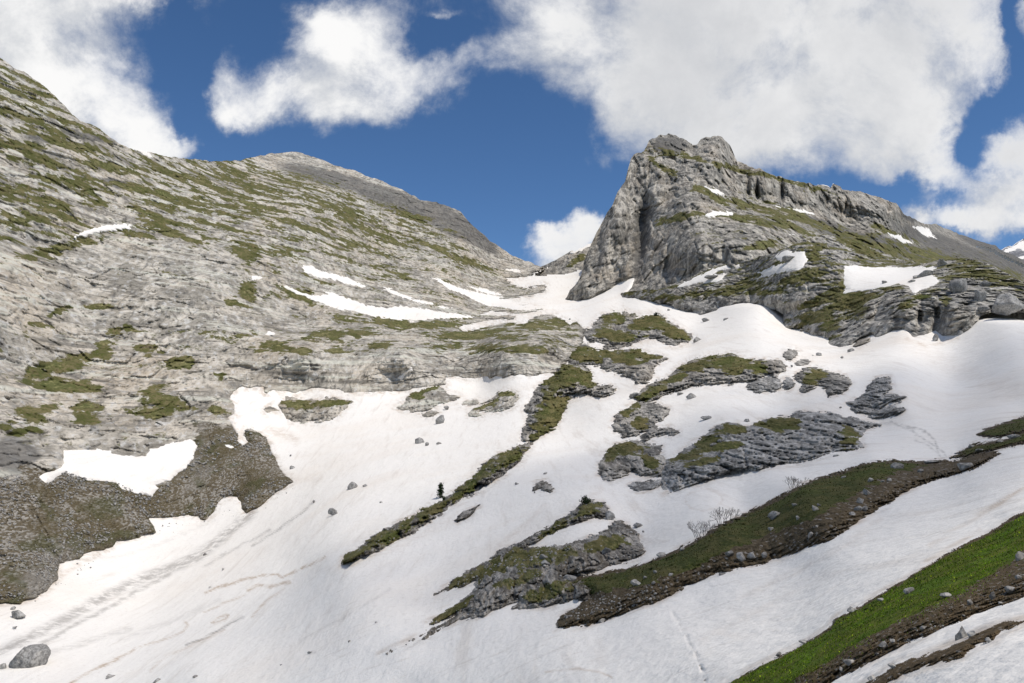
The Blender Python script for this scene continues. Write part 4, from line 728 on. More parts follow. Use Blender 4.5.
# ------------------------------------------------------------------ the same hillside beside and behind the viewpoint
qn = np.concatenate([pt([1150, 1000, 1200, 800, 1024, 950, 870, 1120], [700, 800, 560, 800, 683, 683, 683, 480], [4.5, 5.5, 10, 11, 6.5, 8, 11, 34])])
A_ = np.c_[qn[:, :2], np.ones(len(qn))]; wq = 1 / np.linalg.norm(qn, axis=1); cf = np.linalg.lstsq(A_ * wq[:, None], qn[:, 2] * wq, rcond=None)[0]
gx = np.arange(-60, 160, 1.0); gy = np.arange(-90, 60, 1.0); GX, GY = np.meshgrid(gx, gy); GZ = cf[0] * GX + cf[1] * GY + cf[2]
GZ = np.where(GZ > -1.7 - np.hypot(GX, GY) * 0 , np.minimum(GZ, -1.7 + .42 * np.maximum(GX, 0)), GZ) - .3
xyz_ = np.stack([GX, GY, GZ], -1); fw = GY * CP + GZ * SP; up_ = -GY * SP + GZ * CP
pu_ = 512 + F * GX / np.maximum(fw, .01); pv_ = 341.5 - F * up_ / np.maximum(fw, .01)
out_ = (fw < .3) | (pu_ > 1120) | (pu_ < -120) | (pv_ > 745)
GZ = GZ + .25 * fbm(xyz_.astype(np.float32) / np.float32(6), 3, 93)
ff = grid_faces(len(gy), len(gx), out_); Pg, Fg, _ = compact(np.stack([GX, GY, GZ], -1).reshape(-1, 3), ff[:, ::-1], {})
tag(mesh_np('ground', Pg, Fg, M['snow']), 'snow covered hillside continuing beside the viewpoint', kind='structure')
# ------------------------------------------------------------------ boulders
def ico(sub):
    bm = bmesh.new(); bmesh.ops.create_icosphere(bm, subdivisions=sub, radius=1); bm.verts.ensure_lookup_table()
    v = np.array([x.co[:] for x in bm.verts]); f = np.array([[q.index for q in t.verts] for t in bm.faces]); bm.free(); return v, f
ICO = {k: ico(k) for k in (1, 2, 3, 4)}
def boulder(u, v, w, h, label, group, name='boulder', mat='stone', sub=None, seed=None, tilt=0, sharp=0.0):
    seed = seed or int(u * 7 + v * 13) % 997
    D = depth_at(u, v + h * .30); s = D / F
    sub = sub or (4 if w > 24 else 3 if w > 7 else 2)
    X, Fc = ICO[sub]; r = np.random.default_rng(seed); Y = X.copy()
    for _ in range(14):       # broken faces
        n = r.normal(size=3); n /= np.linalg.norm(n); c = (r.uniform(.3, .78) if w < 24 else r.uniform(.62, .9)); q = Y @ n; Y = Y - np.outer(np.maximum(q - c, 0) * .9, n)
    Y *= (1 + .12 * fbm(X.astype(np.float32) * 1.6 + seed, 3, 3) + .07 * billow(X.astype(np.float32) * 3.5 + seed, 3, 9))[:, None]
    if sharp: Y[:, 0:2] *= (1 - sharp * (Y[:, 2:3] + 1) / 2)
    Y /= np.abs(Y).max(0)
    a = R(tilt); Y[:, 0], Y[:, 2] = Y[:, 0] * math.cos(a) + Y[:, 2] * math.sin(a), -Y[:, 0] * math.sin(a) + Y[:, 2] * math.cos(a)
    C0 = pt(u, v + h * .12, D - .2 * w * s); P = C0 + Y * np.array([w * s * .52, w * s * .45, h * s * .66])
    return tag(mesh_np(name, P, Fc, M[mat], smooth=sub > 3), label, 'boulder' if name == 'boulder' else 'stone', group)
GBD = 'boulders lying on the snow'; GST = 'stones lying on the turf banks'
B = [
 (31,655,34,19,'big rounded grey boulder in the snow near the lower left corner',0),(13,662,14,10,'grey rock leaning on the left side of the big lower left boulder',0),(2,666,10,7,'smallest rock of the row left of the big lower left boulder',0),
 (18,613.5,14,7.5,'flat grey boulder on the snow just below the brown scree on the left',0),(13,608,5,3,'pebble like rock between the flat grey boulder and the scree edge',0),(15,627,5,2,'dark speck of rock under the flat grey boulder at the left edge',0),
 (352.5,486,15,8,'pale rounded boulder alone on the bright snow, largest of the three at the centre left',0),(365,485.5,6,3,'small rock touching the right side of the pale rounded boulder',0),(333.5,512,11,7.5,'pale angular boulder below the pale rounded one on bright snow',0),(381,502,4.5,2.2,'tiny rock right of the two pale boulders on bright snow',0),
 (292.5,467,6,4.5,'small grey rock beside the stain of dust on the snow under the left slope',0),(291,455,2.5,2.5,'speck of stone at the edge of the dust stain on the snow',0),
 (313.5,501,3.5,2.5,'small stone at the head of a dark streak on the left snow',0),(205,554,4,2.6,'dark stone at the end of the grey dirt band on the left snow',0),(223,569,2.6,2.4,'lone black stone on the snow right of the grey dirt band',0),(210,587.5,3.4,2.6,'dark stone on the snow left of the brown curls',0),
 (440,420.5,10,9,'smooth egg shaped boulder in the snow below the green crested hump',-20),(419,441,11,8,'brown pointed rock in the snow below the egg shaped boulder',-8),(427,443.5,4,4,'pale little stone beside the brown pointed rock',0),(438.5,443,6,2.2,'flat pale stone right of the brown pointed rock',0),(446,407.5,6,3.5,'little rock at the lower right of the green crested hump',0),
 (516,483.5,6.5,3,'small dark rock left of the brown rock cluster',0),(545.5,473,5,2,'tiny flat rock above the brown rock cluster',0),(534.5,492,2,2,'speck of rock below the brown rock cluster',0),
 (608.5,516.5,13,9,'brown boulder right below the dark bush',-30),(638,525,10,4.5,'flat grey boulder in the snow right of the scree rib',0),(643,531.5,2.6,2,'reddish speck of stone under the flat grey boulder beside the scree rib',0),
 (698,339,9.5,6.5,'dark boulder at the right tip of the upper humped outcrop',0),(705.5,320,9,4,'flat grey rock on the snow below the terrace cliff, left of two',0),(726.5,319,7,3.2,'flat dark rock on the snow below the terrace cliff, right of two',0),(669,310,3.5,3,'tiny stone on the snow left of the terrace cliff',0),(570,319.5,4,3,'tiny stone on the snow at the top of the long cliff',0),
 (634.5,395.5,11,5,'low rock at the left tip of the long mossy band',-25),(692,395.5,11,5.5,'dark rock lying in the snow under the long mossy band',0),(680,393.5,6,2.6,'small flat rock close under the long mossy band',0),(708,418,14,4.5,'thin flat rock in the snow above the big slab',0),(747,420.5,6,5,'little pointed rock at the top edge of the big slab',0),(780,415.5,6,2,'sliver of rock above the big slab near its olive hollow',0),
 (818.5,354,5.5,3,'small dark rock, larger of two in the snow below the ribbed terrace',0),(812.5,355.8,3,2,'small dark rock, smaller of two in the snow below the ribbed terrace',0),(792,366,3,2.4,'speck of rock between the long mossy band and the low flat rock',0),(852,350.2,9,4,'flat grey rock on the snow under the thin flat rock below the terrace',0),(842,357,3,2,'speck of stone on snow below the ribbed terrace',0),
 (960.5,332,6,4.5,'round rock at the foot of the ribbed terrace where the snow begins',0),(936,337.5,6,8,'pointed brown rock in the snow notch of the ribbed terrace',0),(801.5,330,5,2.5,'thin dark rock in the snow bay below the terrace',0),
 (836,455.5,9,3,'thin rock in the snow below the right end of the big slab',0),(840,407.5,4,2,'speck of rock left of the forked outcrop',0),
 (603,620,9,3.5,'small dark rock in the snow just below the left tip of the dark bank',0),(722.5,574,7,4.5,'dark stone in the near snow under the middle of the dark bank',-30),
 (310.5,652,7,3,'dark flat stone alone in the lower snow',-15),(349,641,3,2.6,'tiny stone on the lower snow right of the dark flat stone',0),(376,622.5,4,2,'little stone on the lower snow left of the scree rib tip',0),(110,676,12,4,'dark rock flake in the snow at the bottom left',0),(157,680,8,4,'dark rock flake at the bottom edge, second from the left corner',-20),(196,676,6,3,'small dark rock flake at the bottom edge, third from the left corner',-15),(282,665,4,1.6,'grey fleck of stone near the bottom edge left of centre',0),
]
for u, v, w, h, lab, t in B: boulder(u, v, w, h, lab, GBD, tilt=t)
BT = [
 (962,285.5,23,17,'large rounded boulder on the terrace below the flat snow patch'),(1007,303,30,18,'large flat sided boulder at the right end of the terrace'),(978,296,14,14,'pale block between the two large boulders of the terrace'),(985,283,12,8,'pale block above the two large boulders of the terrace'),(924,274,14,6,'dark flat rock in the right tip of the flat snow patch'),(916,277,11,4,'thin rock in the flat snow patch, left of the dark flat rock'),(911,281,7,2,'thin lower rock in the flat snow patch'),(884,282,6,3,'little dark rock in the lower edge of the flat snow patch'),(942,262,10,9,'grey boulder on the skyline of the terrace'),(712,276,16,4,'dark rock lying across the left snow patch at the foot of the peak'),(789,258,14,5,'dark rock lying across the hooked snow patch'),(984,308.5,12,6,'snow framed low boulder at the foot of the terrace'),
]
for u, v, w, h, lab in BT: boulder(u, v, w, h, lab, 'boulders lying on the terrace')
BS = [
 (774,515.5,15,8,'pale angular block in the middle of the dark bank, largest stone there'),(771,529,6,4.5,'pale stone just below the pale angular block on the dark bank'),(794,504.5,6,4.5,'pale stone right above the pale angular block on the dark bank'),(815,508,7,5,'pale stone in the green middle of the dark bank'),(819,505,4,3,'little stone beside the pale stone in the green middle of the dark bank'),(810,535,8,6,'white stone on the brown lower edge of the dark bank'),(798,518,5,4,'dull stone between the pale block and the white stone on the dark bank'),(817,526,4,3,'small stone above the white stone on the brown soil'),
 (896,466,15,6.5,'long pale stone near the top of the dark bank'),(964,466,15,8.5,'grey block on the brown right end of the dark bank'),(921,471,7,4.5,'pale stone on the brown soil between the long pale stone and the grey block'),(871,480,7,4.5,'pale stone on green turf left of a pair of small ones'),(883,481,4,3,'small stone, left one of a pair on the dark bank'),(889,480,6,3.5,'small stone, right one of a pair on the dark bank'),(867,492,9,6.5,'grey stone above the heap of stones on the dark bank'),(860.5,501,7,7,'topmost stone of the heap on the brown soil'),(858,508,7,6,'left stone of the heap on the brown soil'),(864.5,508,6,5.5,'right stone of the heap on the brown soil'),(865,513,7,6,'lowest white stone of the heap on the brown soil'),(853,514,6,4,'brown stone at the left foot of the heap'),(843,477,6,4,'pale stone near the green crest of the dark bank'),
 (730,553,9,7,'pale stone at the left end of the stony ledge in the dark bank'),(740,556,10,8,'broken rock in the middle of the stony ledge in the dark bank'),(752,556,9,7,'broken rock right of the middle of the stony ledge in the dark bank'),(765,555,7,6,'rock at the right end of the stony ledge in the dark bank'),(655,572,6,4,'white stone on the green left part of the dark bank, upper one'),(671,574,5,3.5,'white stone on the green left part of the dark bank, right one'),(654,582,5,4,'white stone on the green left part of the dark bank, lower one'),(645,577,4,3,'small white stone on the green left part of the dark bank, left one'),(699,574,3,3,'speck of white stone above the snow edge of the dark bank'),(666,587,4,3,'white stone at the brown left part of the dark bank'),(662,555,12,5,'pale rock on the upper edge of the dark bank, left'),(682,549,6,4,'grey rock on the upper edge of the dark bank, further right'),(636,583,14,6,'flat grey rock in the dark bank near its left tip'),(572,578,16,7,'pale flat rock where the scree rib meets the dark bank'),(607,550,10,7,'pale rounded rock on the scree rib'),(544,556,9,6,'pale rock on the upper part of the scree rib'),(545,563,12,6,'flat pale rock on the middle of the scree rib'),(1014,437,14,5,'long grey rock lying on the thin grassy strip'),(1000,441,10,4,'grey rock left of the long grey rock on the thin grassy strip'),(972,446,8,4,'grey rock at the left of the thin grassy strip'),(980,450,10,4,'dark rock at the lower left of the thin grassy strip'),(934,461.5,16,4,'dark flat rock at the right top of the dark bank'),
 (908.5,591,13,7.5,'dark rounded stone on the bright green meadow'),(945,595.5,13,6,'long pale stone on the edge between green meadow and brown soil'),(1009.5,588,13,8.5,'pale block on the brown soil near the right edge'),(1019,577,7,4.5,'small pale stone above the pale block near the right edge'),(992,596,6,9,'upright pale stone left of the pale block'),(1021,556,14,9,'pale rock cut by the right edge of the photo'),(849.5,662,11,7.5,'white stone on brown soil at the foot of the meadow, larger of two'),(842,669.5,5.5,4.5,'white stone on brown soil at the foot of the meadow, smaller of two'),(884,644,10,5,'brown stone in the soil beside the lower snow ribbon, left one'),(893,641,7,4,'brown stone in the soil beside the lower snow ribbon, right one'),(923,627,8,4.5,'brown stone on the soil below the middle of the meadow'),(853,609.5,13,4.5,'flat grey rock at the top edge of the meadow'),(881,600,8,3.5,'pale flat stone near the top edge of the meadow'),(803,642,9,3.5,'grey rock at the top edge of the meadow, further down'),(779,654,7,3.5,'lowest grey rock at the top edge of the meadow'),(970,602,6,5,'brown stone low on the soil under the meadow'),(1000,603,5,3,'tiny pale stone at the snow edge under the pale block'),
 (893,666,9,5.5,'dark stone at the upper edge of the brown earth strip'),(872,678,10,6,'dark stone at the lower end of the brown earth strip'),(989,640,7,5,'dark clod at the lower edge of the brown earth strip'),
]
for u, v, w, h, lab in BS: boulder(u, v, w, h, lab, GST, name='stone')
o = boulder(963, 633, 14, 16, 'sharp pale tooth of rock standing beside the brown earth strip', GST, name='stone', sharp=.75); 
boulder(971, 634, 9, 7, 'dark low stone leaning on the sharp pale tooth of rock', GST, name='stone')

# ------------------------------------------------------------------ broken stone on the scree (nobody could count it)
def scatter(name, poly, n, px, mat, label, seed, pw=2.0, dens=None, sub=1, lift=.1, within=None):
    r = np.random.default_rng(seed); p = np.array(poly); U = r.uniform(p[:, 0].min(), p[:, 0].max(), n * 4); V = r.uniform(p[:, 1].min(), p[:, 1].max(), n * 4)
    ok = sdf(poly, U[None], V[None])[0] > 1
    ok &= (U > -60) & (U < 1085) & (V < 730)
    if within is not None: ok &= sdf(within, U[None], V[None])[0] > 0
    U, V = U[ok], V[ok]
    X, Fc = ICO[sub]; vs, fs = [], []
    c = 0
    for u, v in zip(U, V):
        D = depth_at(u, v)
        if D > 1e6: continue
        if dens is not None:
            q = pt(u, v, D)
            if vnoise(np.float32(q)[None] / np.float32(dens), 5)[0] + r.uniform(-.5, .5) < 0: continue
        sz = px[0] + (px[1] - px[0]) * r.uniform() ** pw; s = D / F * sz * .5
        Y = X * r.uniform(.55, 1.2, (len(X), 1)) * r.uniform(.6, 1.1, 3); 
        vs.append(Y * s * np.array([1, .9, .75]) + pt(u, v, D - s * .3) + np.array([0, 0, s * lift])); fs.append(Fc + c); c += len(X)
        if len(vs) >= n: break
    o = mesh_np(name, np.concatenate(vs), np.concatenate(fs), M[mat], smooth=False); return tag(o, label, 'loose stones', kind='stuff')
scatter('scree', SCREE[1:-3] + [(293,482),(260,505),(247,512),(240,500),(230,497),(215,509),(200,519),(146,518),(153,531),(116,539),(84,553),(57,573),(46,590),(20,602),(0,602),(-60,620)], 9000, (.7, 4.0), 'stone', 'loose grey stones covering the brown slope on the left', 3, 3.2, 9.0, within=POLY_L)
scatter('scree', [(20,600),(57,575),(84,552),(116,538),(150,530),(150,516),(200,518),(222,505),(240,512),(250,512),(290,483),(300,486),(262,512),(240,520),(205,528),(160,540),(120,548),(62,590),(25,612)], 260, (.7, 2.4), 'stone', 'small stones strewn on the snow along the scree edge', 13, 2.6)
scatter('scree', SCR, 1500, (.9, 5.0), 'stone', 'loose grey stones covering the central scree rib', 4, 3.0, 4.0)
scatter('scree', OUT[3][0], 420, (.8, 3.2), 'stone', 'loose grey stones on the thin stony tongue', 5, 2.2)
scatter('scree', [(690,585),(735,560),(790,541),(845,508),(880,487),(930,470),(985,455),(940,477),(880,506),(833,535),(760,562)], 90, (.6, 2.2), 'stone', 'loose stones on the brown soil of the dark bank', 6, 2.6, 2.2)
scatter('scree', [(840,672),(880,645),(930,622),(990,592),(1040,560),(1040,588),(990,606),(930,633),(880,655),(850,670)], 420, (.6, 4.0), 'stone', 'loose stones on the brown soil under the meadow', 7, 3.0, .9)
scatter('scree', [(570,622),(560,618),(590,600),(650,585),(660,597),(620,613)], 170, (1, 4.5), 'stone', 'loose dark stones at the left tip of the dark bank', 8, 2.2)

# ------------------------------------------------------------------ grass on the near banks
def blades(name, poly, n, hpx, mat, label, seed, thin=None, width=.16, clump=.6, root=None):
    r = np.random.default_rng(seed); p = np.array(poly); U = r.uniform(p[:, 0].min(), p[:, 0].max(), n * 4); V = r.uniform(p[:, 1].min(), p[:, 1].max(), n * 4)
    d = sdf(poly, U[None], V[None])[0]
    if thin is not None: d = np.minimum(d, -sdf(thin, U[None], V[None])[0] + r.exponential(5, len(U)))
    ok = (d > 2.6) & (U > -20) & (U < 1060) & (V < 715); U, V = U[ok], V[ok]
    ui = np.round(U).astype(int) - DBU; vi = np.round(V).astype(int) - DBV; D = DB[vi, ui]; g = D < 1e6; U, V, D = U[g], V[g], D[g]
    Q = pt(U, V, D); k = vnoise((Q / clump).astype(np.float32), 7) + r.uniform(-.75, .75, len(U)) > -.1; U, V, D, Q = U[k][:n], V[k][:n], D[k][:n], Q[k][:n]
    m = len(U); s = (D / F)[:, None]; hh = r.uniform(hpx[0], hpx[1], (m, 1)) * s
    lean = r.normal(0, .45, (m, 3)); lean[:, 2] = 0; a = r.uniform(0, math.pi, m); side = np.stack([np.cos(a), np.sin(a), 0*a], -1) * hh * width
    up = np.array([0, 0, 1.0])
    base = Q - up * hh * .15; mid = base + up * hh * .6 + lean * hh * .35; tip = base + up * hh + lean * hh
    vs = np.stack([base - side, base + side, mid + side * .8, mid - side * .8, tip], 1).reshape(-1, 3)
    i = np.arange(m)[:, None] * 5; f1 = np.concatenate([i, i+1, i+2], 1); f2 = np.concatenate([i, i+2, i+3], 1); f3 = np.concatenate([i+3, i+2, i+4], 1)
    o = mesh_np(name, vs, np.concatenate([f1, f2, f3]), M[mat], smooth=False); return tag(o, label, 'grass', kind='stuff')
blades('grass', GB, 60000, (.7, 2.0), 'blade', 'short bright green grass of the meadow bank', 21, GS, .22, .5)
blades('grass', GB, 9000, (.7, 1.8), 'blade_dry', 'olive grass thinning into the brown soil of the meadow bank', 22, [(700,735),(760,715),(842,680),(905,646),(975,614),(1030,580),(1130,525),(1130,570),(1000,640),(820,735)], .25, .6)
blades('flowers', GB, 3000, (.8, 1.6), 'flower', 'yellow green flower heads in the meadow grass', 23, GS, .45, .35)
blades('grass', TB, 16000, (.6, 1.7), 'blade_dry', 'dark olive grass on the dark bank', 24, TS, .25, 1.6)
blades('grass', T2 , 1800, (.5, 1.6), 'blade_dry', 'dark olive grass on the thin strip', 25, None, .25, 1.6)
blades('grass', T3 , 1800, (.5, 1.6), 'blade_dry', 'dark olive grass on the uppermost strip', 26, None, .25, 1.6)

# ------------------------------------------------------------------ plants
def tube(P0, P1, r0, r1, vs, fs, n=5):
    P0 = np.array(P0); P1 = np.array(P1); d = P1 - P0; L = np.linalg.norm(d) + 1e-9; d /= L
    a = np.cross(d, [.3, .9, .2]); a /= np.linalg.norm(a); b = np.cross(d, a); c = sum(len(x) for x in vs)
    t = np.arange(n) / n * 2 * math.pi; ringv = np.cos(t)[:, None] * a + np.sin(t)[:, None] * b
    vs.append(np.concatenate([P0 + ringv * r0, P1 + ringv * r1])); 
    for k in range(n): q = (k + 1) % n; fs.append([c + k, c + q, c + n + q, c + n + k])
def empty(name, loc):
    o = bpy.data.objects.new(name, None); COL.objects.link(o); o.location = loc; o.empty_display_size = .3; return o
def sprays(centers, size, r, n, flat=.5):
    vs, fs = [], []; c = 0
    for q, ax, L in centers:
        for _ in range(n):
            p = np.array(q) + np.array(ax) * r.uniform(0, L) + r.normal(0, size * .4, 3) * np.array([1, 1, flat]); a = r.normal(size=3); a /= np.linalg.norm(a); b = np.cross(a, r.normal(size=3)); b /= np.linalg.norm(b)
            w = size * r.uniform(.5, 1.1); vs.append(np.array([p - a*w*.5, p + b*w*.16, p + a*w*.5, p - b*w*.16])); fs.append([c, c+1, c+2, c+3]); c += 4
    return np.concatenate(vs), np.array(fs)
def conifer(u, vbase, hpx, label):
    D = depth_at(u, vbase); s = D / F; loc = pt(u, vbase, D); hh = hpx * s; r = np.random.default_rng(5)
    t = tag(empty('conifer', loc), label, 'tree'); vs, fs = [], []
    for k in range(6): tube(loc + np.array([0, 0, hh * k / 6 - .1*hh*(k == 0)]), loc + np.array([.02 * hh * math.sin(k), 0, hh * (k+1) / 6]), .045 * hh * (1 - k / 6.5), .045 * hh * (1 - (k+1) / 6.5), vs, fs)
    mesh_np('trunk', np.concatenate(vs), fs, M['bark'], parent=t, origin=loc)
    cs = []
    for k in range(64):
        z = r.uniform(.10, 1.0); a = r.uniform(0, 6.28); L = hh * (.26 * (1 - z) ** .8 + .03) * r.uniform(.6, 1.1); cs.append((loc + np.array([0, 0, z * hh]), (math.cos(a), math.sin(a), -.25), L))
    v, f = sprays(cs, .16 * hh, r, 16, .5); mesh_np('crown', v, f, M['needles'], parent=t, origin=loc, smooth=False)
conifer(440.5, 498, 14.5, 'small dark conifer growing at the upper edge of the thin stony tongue')
def bush(u, vbase, wpx, hpx, label, mat='needles', seed=3):
    D = depth_at(u, vbase) - .2; s = D / F; loc = pt(u, vbase, D); r = np.random.default_rng(seed); t = tag(empty('bush', loc), label, 'bush')
    vs, fs, cs = [], [], []
    for k in range(26):
        a = r.uniform(0, 6.28); e = r.uniform(.15, 1.35); L = .5 * r.uniform(.6, 1.05); d = np.array([math.cos(a) * math.cos(e) * wpx, math.sin(a) * math.cos(e) * wpx * .8, math.sin(e) * hpx * 1.7]) * s * L
        tube(loc - np.array([0, 0, .05 * hpx * s]), loc + d * .8, .022 * wpx * s, .01 * wpx * s, vs, fs, 4); cs.append((loc + d * .25, tuple(d / (np.linalg.norm(d) + 1e-9)), np.linalg.norm(d) * .85))
    mesh_np('stem', np.concatenate(vs), fs, M['bark'], parent=t, origin=loc)
    v, f = sprays(cs, .17 * wpx * s, r, 34, .8); mesh_np('foliage', v, f, M[mat], parent=t, origin=loc, smooth=False)
bush(585.5, 503.5, 12, 10, 'dark green dwarf pine bush on top of the pointed arm of the scree rib')
bush(444, 500, 6, 4, 'low dark bush right at the foot of the small conifer', seed=9)
bush(655.5, 316, 6, 5, 'tiny dark bush on the top of the upper humped outcrop', seed=11)
def bare_shrub(u, vbase, wpx, hpx, label, seed):
    D = depth_at(u, vbase); s = D / F; loc = pt(u, vbase, D); r = np.random.default_rng(seed); vs, fs = [], []
    def grow(p, d, L, rad, lev):
        q = p + d * L; tube(p, q, rad, rad * .7, vs, fs, 4)
        if lev == 0: return
        for _ in range(r.integers(2, 4)):
            e = d + r.normal(0, .42, 3); e[2] += .12; e /= np.linalg.norm(e); grow(q, e, L * r.uniform(.6, .85), rad * .66, lev - 1)
    for k in range(int(5 + wpx / 4)):
        x = r.uniform(-.35, .35); b = loc + np.array([x * wpx * s, r.uniform(-.2, .2) * wpx * s, -.05 * hpx * s]); d = np.array([x * 1.1 + r.normal(0, .2), r.normal(0, .3), 1]); d /= np.linalg.norm(d)
        grow(b, d, hpx * s * .34, .014 * hpx * s + .002, 4)
    return tag(mesh_np('bare_shrub', np.concatenate(vs), fs, M['twig'], smooth=True), label, 'shrub', 'leafless shrubs behind the dark bank')
bare_shrub(704, 537, 24, 17, 'leafless grey shrub on the crest of the dark bank, leftmost and widest of three', 2)
bare_shrub(725, 524, 20, 17, 'leafless grey shrub on the bank crest beside the faint ring in snow', 4)
bare_shrub(796, 489, 19, 13, 'leafless reddish grey shrub on the crest of the dark bank, rightmost of three', 6)
# ------------------------------------------------------------------ sky, sun, camera
SUN = np.array([.56, -.40, 1.22]); SUN /= np.linalg.norm(SUN)
el = math.asin(SUN[2]); az = math.atan2(SUN[0], SUN[1])
world = bpy.data.worlds.new('World'); scene.world = world; world.use_nodes = True
wt = world.node_tree; wt.nodes.clear(); k = NT(wt)
sky = k.new('ShaderNodeTexSky', sky_type='NISHITA'); sky.sun_disc = False; sky.sun_elevation = el; sky.sun_rotation = az
sky.altitude = 3600; sky.air_density = 1.0; sky.dust_density = 0.0; sky.ozone_density = 3.0
gen = k.new('ShaderNodeTexCoord').outputs['Generated']
dirv = k.vmath('NORMALIZE', gen)
CLOUDS = [(35,8,80,52,0),(130,-4,58,20,0),(52,80,84,52,10),(112,112,58,38,25),(150,140,34,28,30),(182,148,24,14,25),(90,-40,140,50,0),
 (345,42,54,44,0),(298,92,62,32,0),(215,66,28,30,0,.66),(370,102,60,26,0,.8),(440,84,34,34,10,.5),(240,108,32,18,0,.75),(445,2,14,5,0,.5),(318,18,36,20,0,.8),(405,35,16,34,0,.55),(425,75,50,36,20,.34),(468,58,36,28,0,.27),
 (725,32,175,75,0),(650,92,84,48,0),(860,45,140,72,0),(900,125,92,46,10),(572,42,50,46,0,.7),(780,128,118,42,8),(960,35,48,48,0),(506,56,38,28,0,.46),(940,165,70,28,20),(618,122,48,32,30,.75),(700,140,60,34,0),(760,-40,300,60,0),
 (1000,194,58,28,0),(1022,135,26,30,0,.85),(965,220,60,17,0),(1010,226,50,22,0),(1090,170,90,60,0),(520,130,34,10,0,.36),(612,150,28,28,0,.5),(890,188,36,12,0,.4),
 (570,250,42,20,-25),(548,242,20,12,0),(592,232,18,16,0),(1250,60,130,90,0),(-160,60,140,110,0)]
HOLES = [(975,150,24,22,-40),(990,105,15,36,25),(1014,20,11,60,0),(480,150,50,46,0),(550,130,40,40,0),(880,200,60,11,5),(945,242,20,5,0),(196,62,14,40,0),(180,30,14,16,0),(440,30,30,22,0),(195,120,16,26,0)]
grp = bpy.data.node_groups.new('cloud_cover', 'ShaderNodeTree')
grp.interface.new_socket('Dir', in_out='INPUT', socket_type='NodeSocketVector'); grp.interface.new_socket('Cover', in_out='OUTPUT', socket_type='NodeSocketFloat')
gk = NT(grp); gi = gk.new('NodeGroupInput'); go = gk.new('NodeGroupOutput'); d0 = gi.outputs[0]
ax_r = (1, 0, 0); ax_f = (0, CP, SP); ax_u = (0, -SP, CP)      # the part of the sky above the valley: a fixed tangent plane on the dome
fwd = gk.math('MAXIMUM', gk.vmath('DOT_PRODUCT', d0, ax_f), .05)
cu = gk.math('DIVIDE', gk.vmath('DOT_PRODUCT', d0, ax_r), fwd); cv = gk.math('DIVIDE', gk.vmath('DOT_PRODUCT', d0, ax_u), fwd)
cmb = gk.new('ShaderNodeCombineXYZ'); gk.put(cmb.inputs[0], cu); gk.put(cmb.inputs[1], cv)
w1 = gk.noise(cmb.outputs[0], 7.0, 6, .62, 0, True); 
wv = gk.vmath('SCALE', gk.vmath('SUBTRACT', w1, (.5, .5, .5)), s=.13)
q = gk.vmath('ADD', cmb.outputs[0], wv)
sp = gk.new('ShaderNodeSeparateXYZ'); gk.l.new(q, sp.inputs[0])
def blob(e):
    u, v, ru, rv, a = e[:5]; st = e[5] if len(e) > 5 else 1.0
    x = gk.math('SUBTRACT', sp.outputs[0], (u - 512) / F); y = gk.math('SUBTRACT', sp.outputs[1], (341.5 - v) / F)
    c, s = math.cos(R(-a)), math.sin(R(-a)); 
    X = gk.math('ADD', gk.math('MULTIPLY', x, c * F / ru), gk.math('MULTIPLY', y, s * F / ru)); Y = gk.math('SUBTRACT', gk.math('MULTIPLY', y, c * F / rv), gk.math('MULTIPLY', x, s * F / rv))
    r2 = gk.math('ADD', gk.math('MULTIPLY', X, X), gk.math('MULTIPLY', Y, Y)); return gk.math('MULTIPLY', gk.math('EXPONENT', gk.math('MULTIPLY', r2, -.8)), st)
acc = None
for e in CLOUDS: b = blob(e); acc = b if acc is None else gk.math('MAXIMUM', acc, b) if False else gk.math('SUBTRACT', gk.math('ADD', acc, b), gk.math('MULTIPLY', acc, b))
for e in HOLES: acc = gk.math('MULTIPLY', acc, gk.math('SUBTRACT', 1.0, gk.math('MULTIPLY', blob(e), .75)))
front = gk.ramp(gk.vmath('DOT_PRODUCT', d0, ax_f), .1, .35)
other = gk.ramp(gk.noise(d0, 2.2, 5, .55), .5, .62)
acc = gk.math('ADD', gk.math('MULTIPLY', acc, front), gk.math('MULTIPLY', gk.math('SUBTRACT', 1.0, front), other))
n1 = gk.noise(cmb.outputs[0], 7.0, 10, .66, .2)
cov = gk.math('ADD', acc, gk.math('MULTIPLY', gk.math('SUBTRACT', n1, .5), 1.25))
gk.l.new(cov, go.inputs[0])
def cover(vec):
    n = k.new('ShaderNodeGroup'); n.node_tree = grp; k.put(n.inputs[0], vec); return n.outputs[0]
c0 = cover(dirv); c1 = cover(k.vmath('NORMALIZE', k.vmath('ADD', dirv, tuple(float(x) * .05 for x in SUN))))
mask = k.math('POWER', k.ramp(c0, .36, 1.0), 1.35)
thick = k.ramp(c0, .55, 1.25); shade = k.ramp(k.math('SUBTRACT', c1, c0), -.22, .22)
bign = k.noise(dirv, 5.0, 5, .55)
lit = k.mix(shade, (1.03, 1.025, 1.02), (.75, .765, .79))
sep = k.new('ShaderNodeSeparateXYZ'); k.l.new(dirv, sep.inputs[0])
grey = k.math('MULTIPLY', k.ramp(sep.outputs[0], -.08, .22), k.math('MULTIPLY', thick, k.ramp(bign, .36, .62, .55, 1.0)))
ccol = k.mix(k.math('MULTIPLY', grey, .8), lit, (.58, .595, .63))
bg1 = k.new('ShaderNodeBackground'); hs = k.new('ShaderNodeHueSaturation'); hs.inputs['Saturation'].default_value = 1.14; k.l.new(sky.outputs[0], hs.inputs['Color']); k.l.new(hs.outputs[0], bg1.inputs[0]); bg1.inputs[1].default_value = .115
bg2 = k.new('ShaderNodeBackground'); k.put(bg2.inputs[0], ccol); bg2.inputs[1].default_value = .94
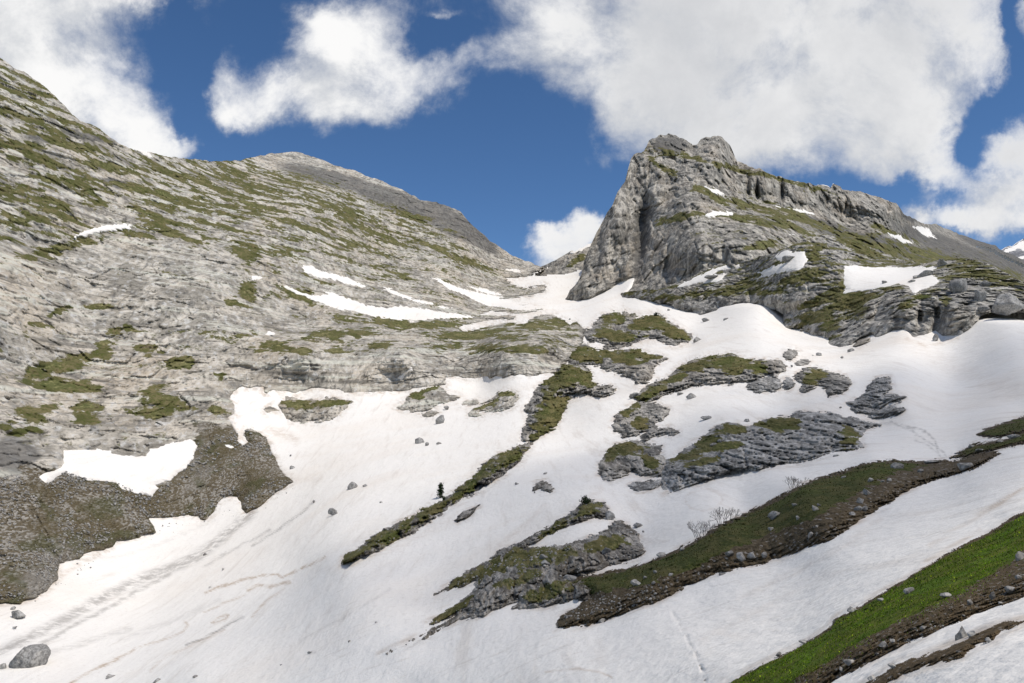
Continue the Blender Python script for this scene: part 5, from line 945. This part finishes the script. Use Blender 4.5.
mx = k.new('ShaderNodeMixShader'); k.put(mx.inputs[0], mask); k.l.new(bg1.outputs[0], mx.inputs[1]); k.l.new(bg2.outputs[0], mx.inputs[2])
wo = k.new('ShaderNodeOutputWorld'); k.l.new(mx.outputs[0], wo.inputs[0])
world.cycles.sampling_method = 'MANUAL'; world.cycles.sample_map_resolution = 512

sl = bpy.data.lights.new('sun', 'SUN'); sl.energy = 3.5; sl.angle = R(.53); sl.color = (1.0, .935, .85)
so = bpy.data.objects.new('sun', sl); COL.objects.link(so)
from mathutils import Vector
so.rotation_euler = Vector((-SUN[0], -SUN[1], -SUN[2])).to_track_quat('-Z', 'Y').to_euler(); so.location = (60, -40, 120)
# the fair-weather cloud overhead whose shade lies on the near slope
X, Fc = ICO[4]; Y = X * np.array([185., 125., 16.]); Y *= (1 + .22 * fbm((X * 1.6).astype(np.float32), 4, 201))[:, None]
m, kc = new_mat('cloud_vapour'); Oc = kc.new('ShaderNodeTexCoord').outputs['Object']
rr = kc.vmath('LENGTH', kc.scaled(Oc, (1 / 194., 1 / 131., 0))); al = kc.math('MULTIPLY', kc.ramp(kc.math('ADD', rr, kc.math('MULTIPLY', kc.math('SUBTRACT', kc.noise(Oc, .02, 4, .6), .5), .5)), 1.05, .6), .27)
tr = kc.new('ShaderNodeBsdfTransparent'); tl = kc.new('ShaderNodeBsdfTranslucent'); tl.inputs[0].default_value = (.9, .9, .9, 1); ms = kc.new('ShaderNodeMixShader'); kc.put(ms.inputs[0], al)
kc.l.new(tr.outputs[0], ms.inputs[1]); kc.l.new(tl.outputs[0], ms.inputs[2]); om = kc.new('ShaderNodeOutputMaterial'); kc.l.new(ms.outputs[0], om.inputs[0])
cc = np.array([152., 108., 6.]) + SUN * 800
tag(mesh_np('cloud', Y + cc, Fc, m, origin=cc), 'thin fair weather cloud drifting over the near slope', kind='stuff')
cam = bpy.data.cameras.new('camera'); cam.sensor_width = 36; cam.lens = 36 * F / W; cam.clip_start = .1; cam.clip_end = 30000
co = bpy.data.objects.new('camera', cam); COL.objects.link(co); co.rotation_euler = (math.pi / 2 + PITCH, 0, 0); scene.camera = co
scene.view_settings.view_transform = 'Standard'; scene.view_settings.look = 'None'; scene.view_settings.gamma = 1; scene.view_settings.exposure = 0.0; scene.view_settings.use_curve_mapping = False
scene.render.engine = 'CYCLES'; scene.cycles.max_bounces = 4; scene.cycles.diffuse_bounces = 3; scene.cycles.use_denoising = True
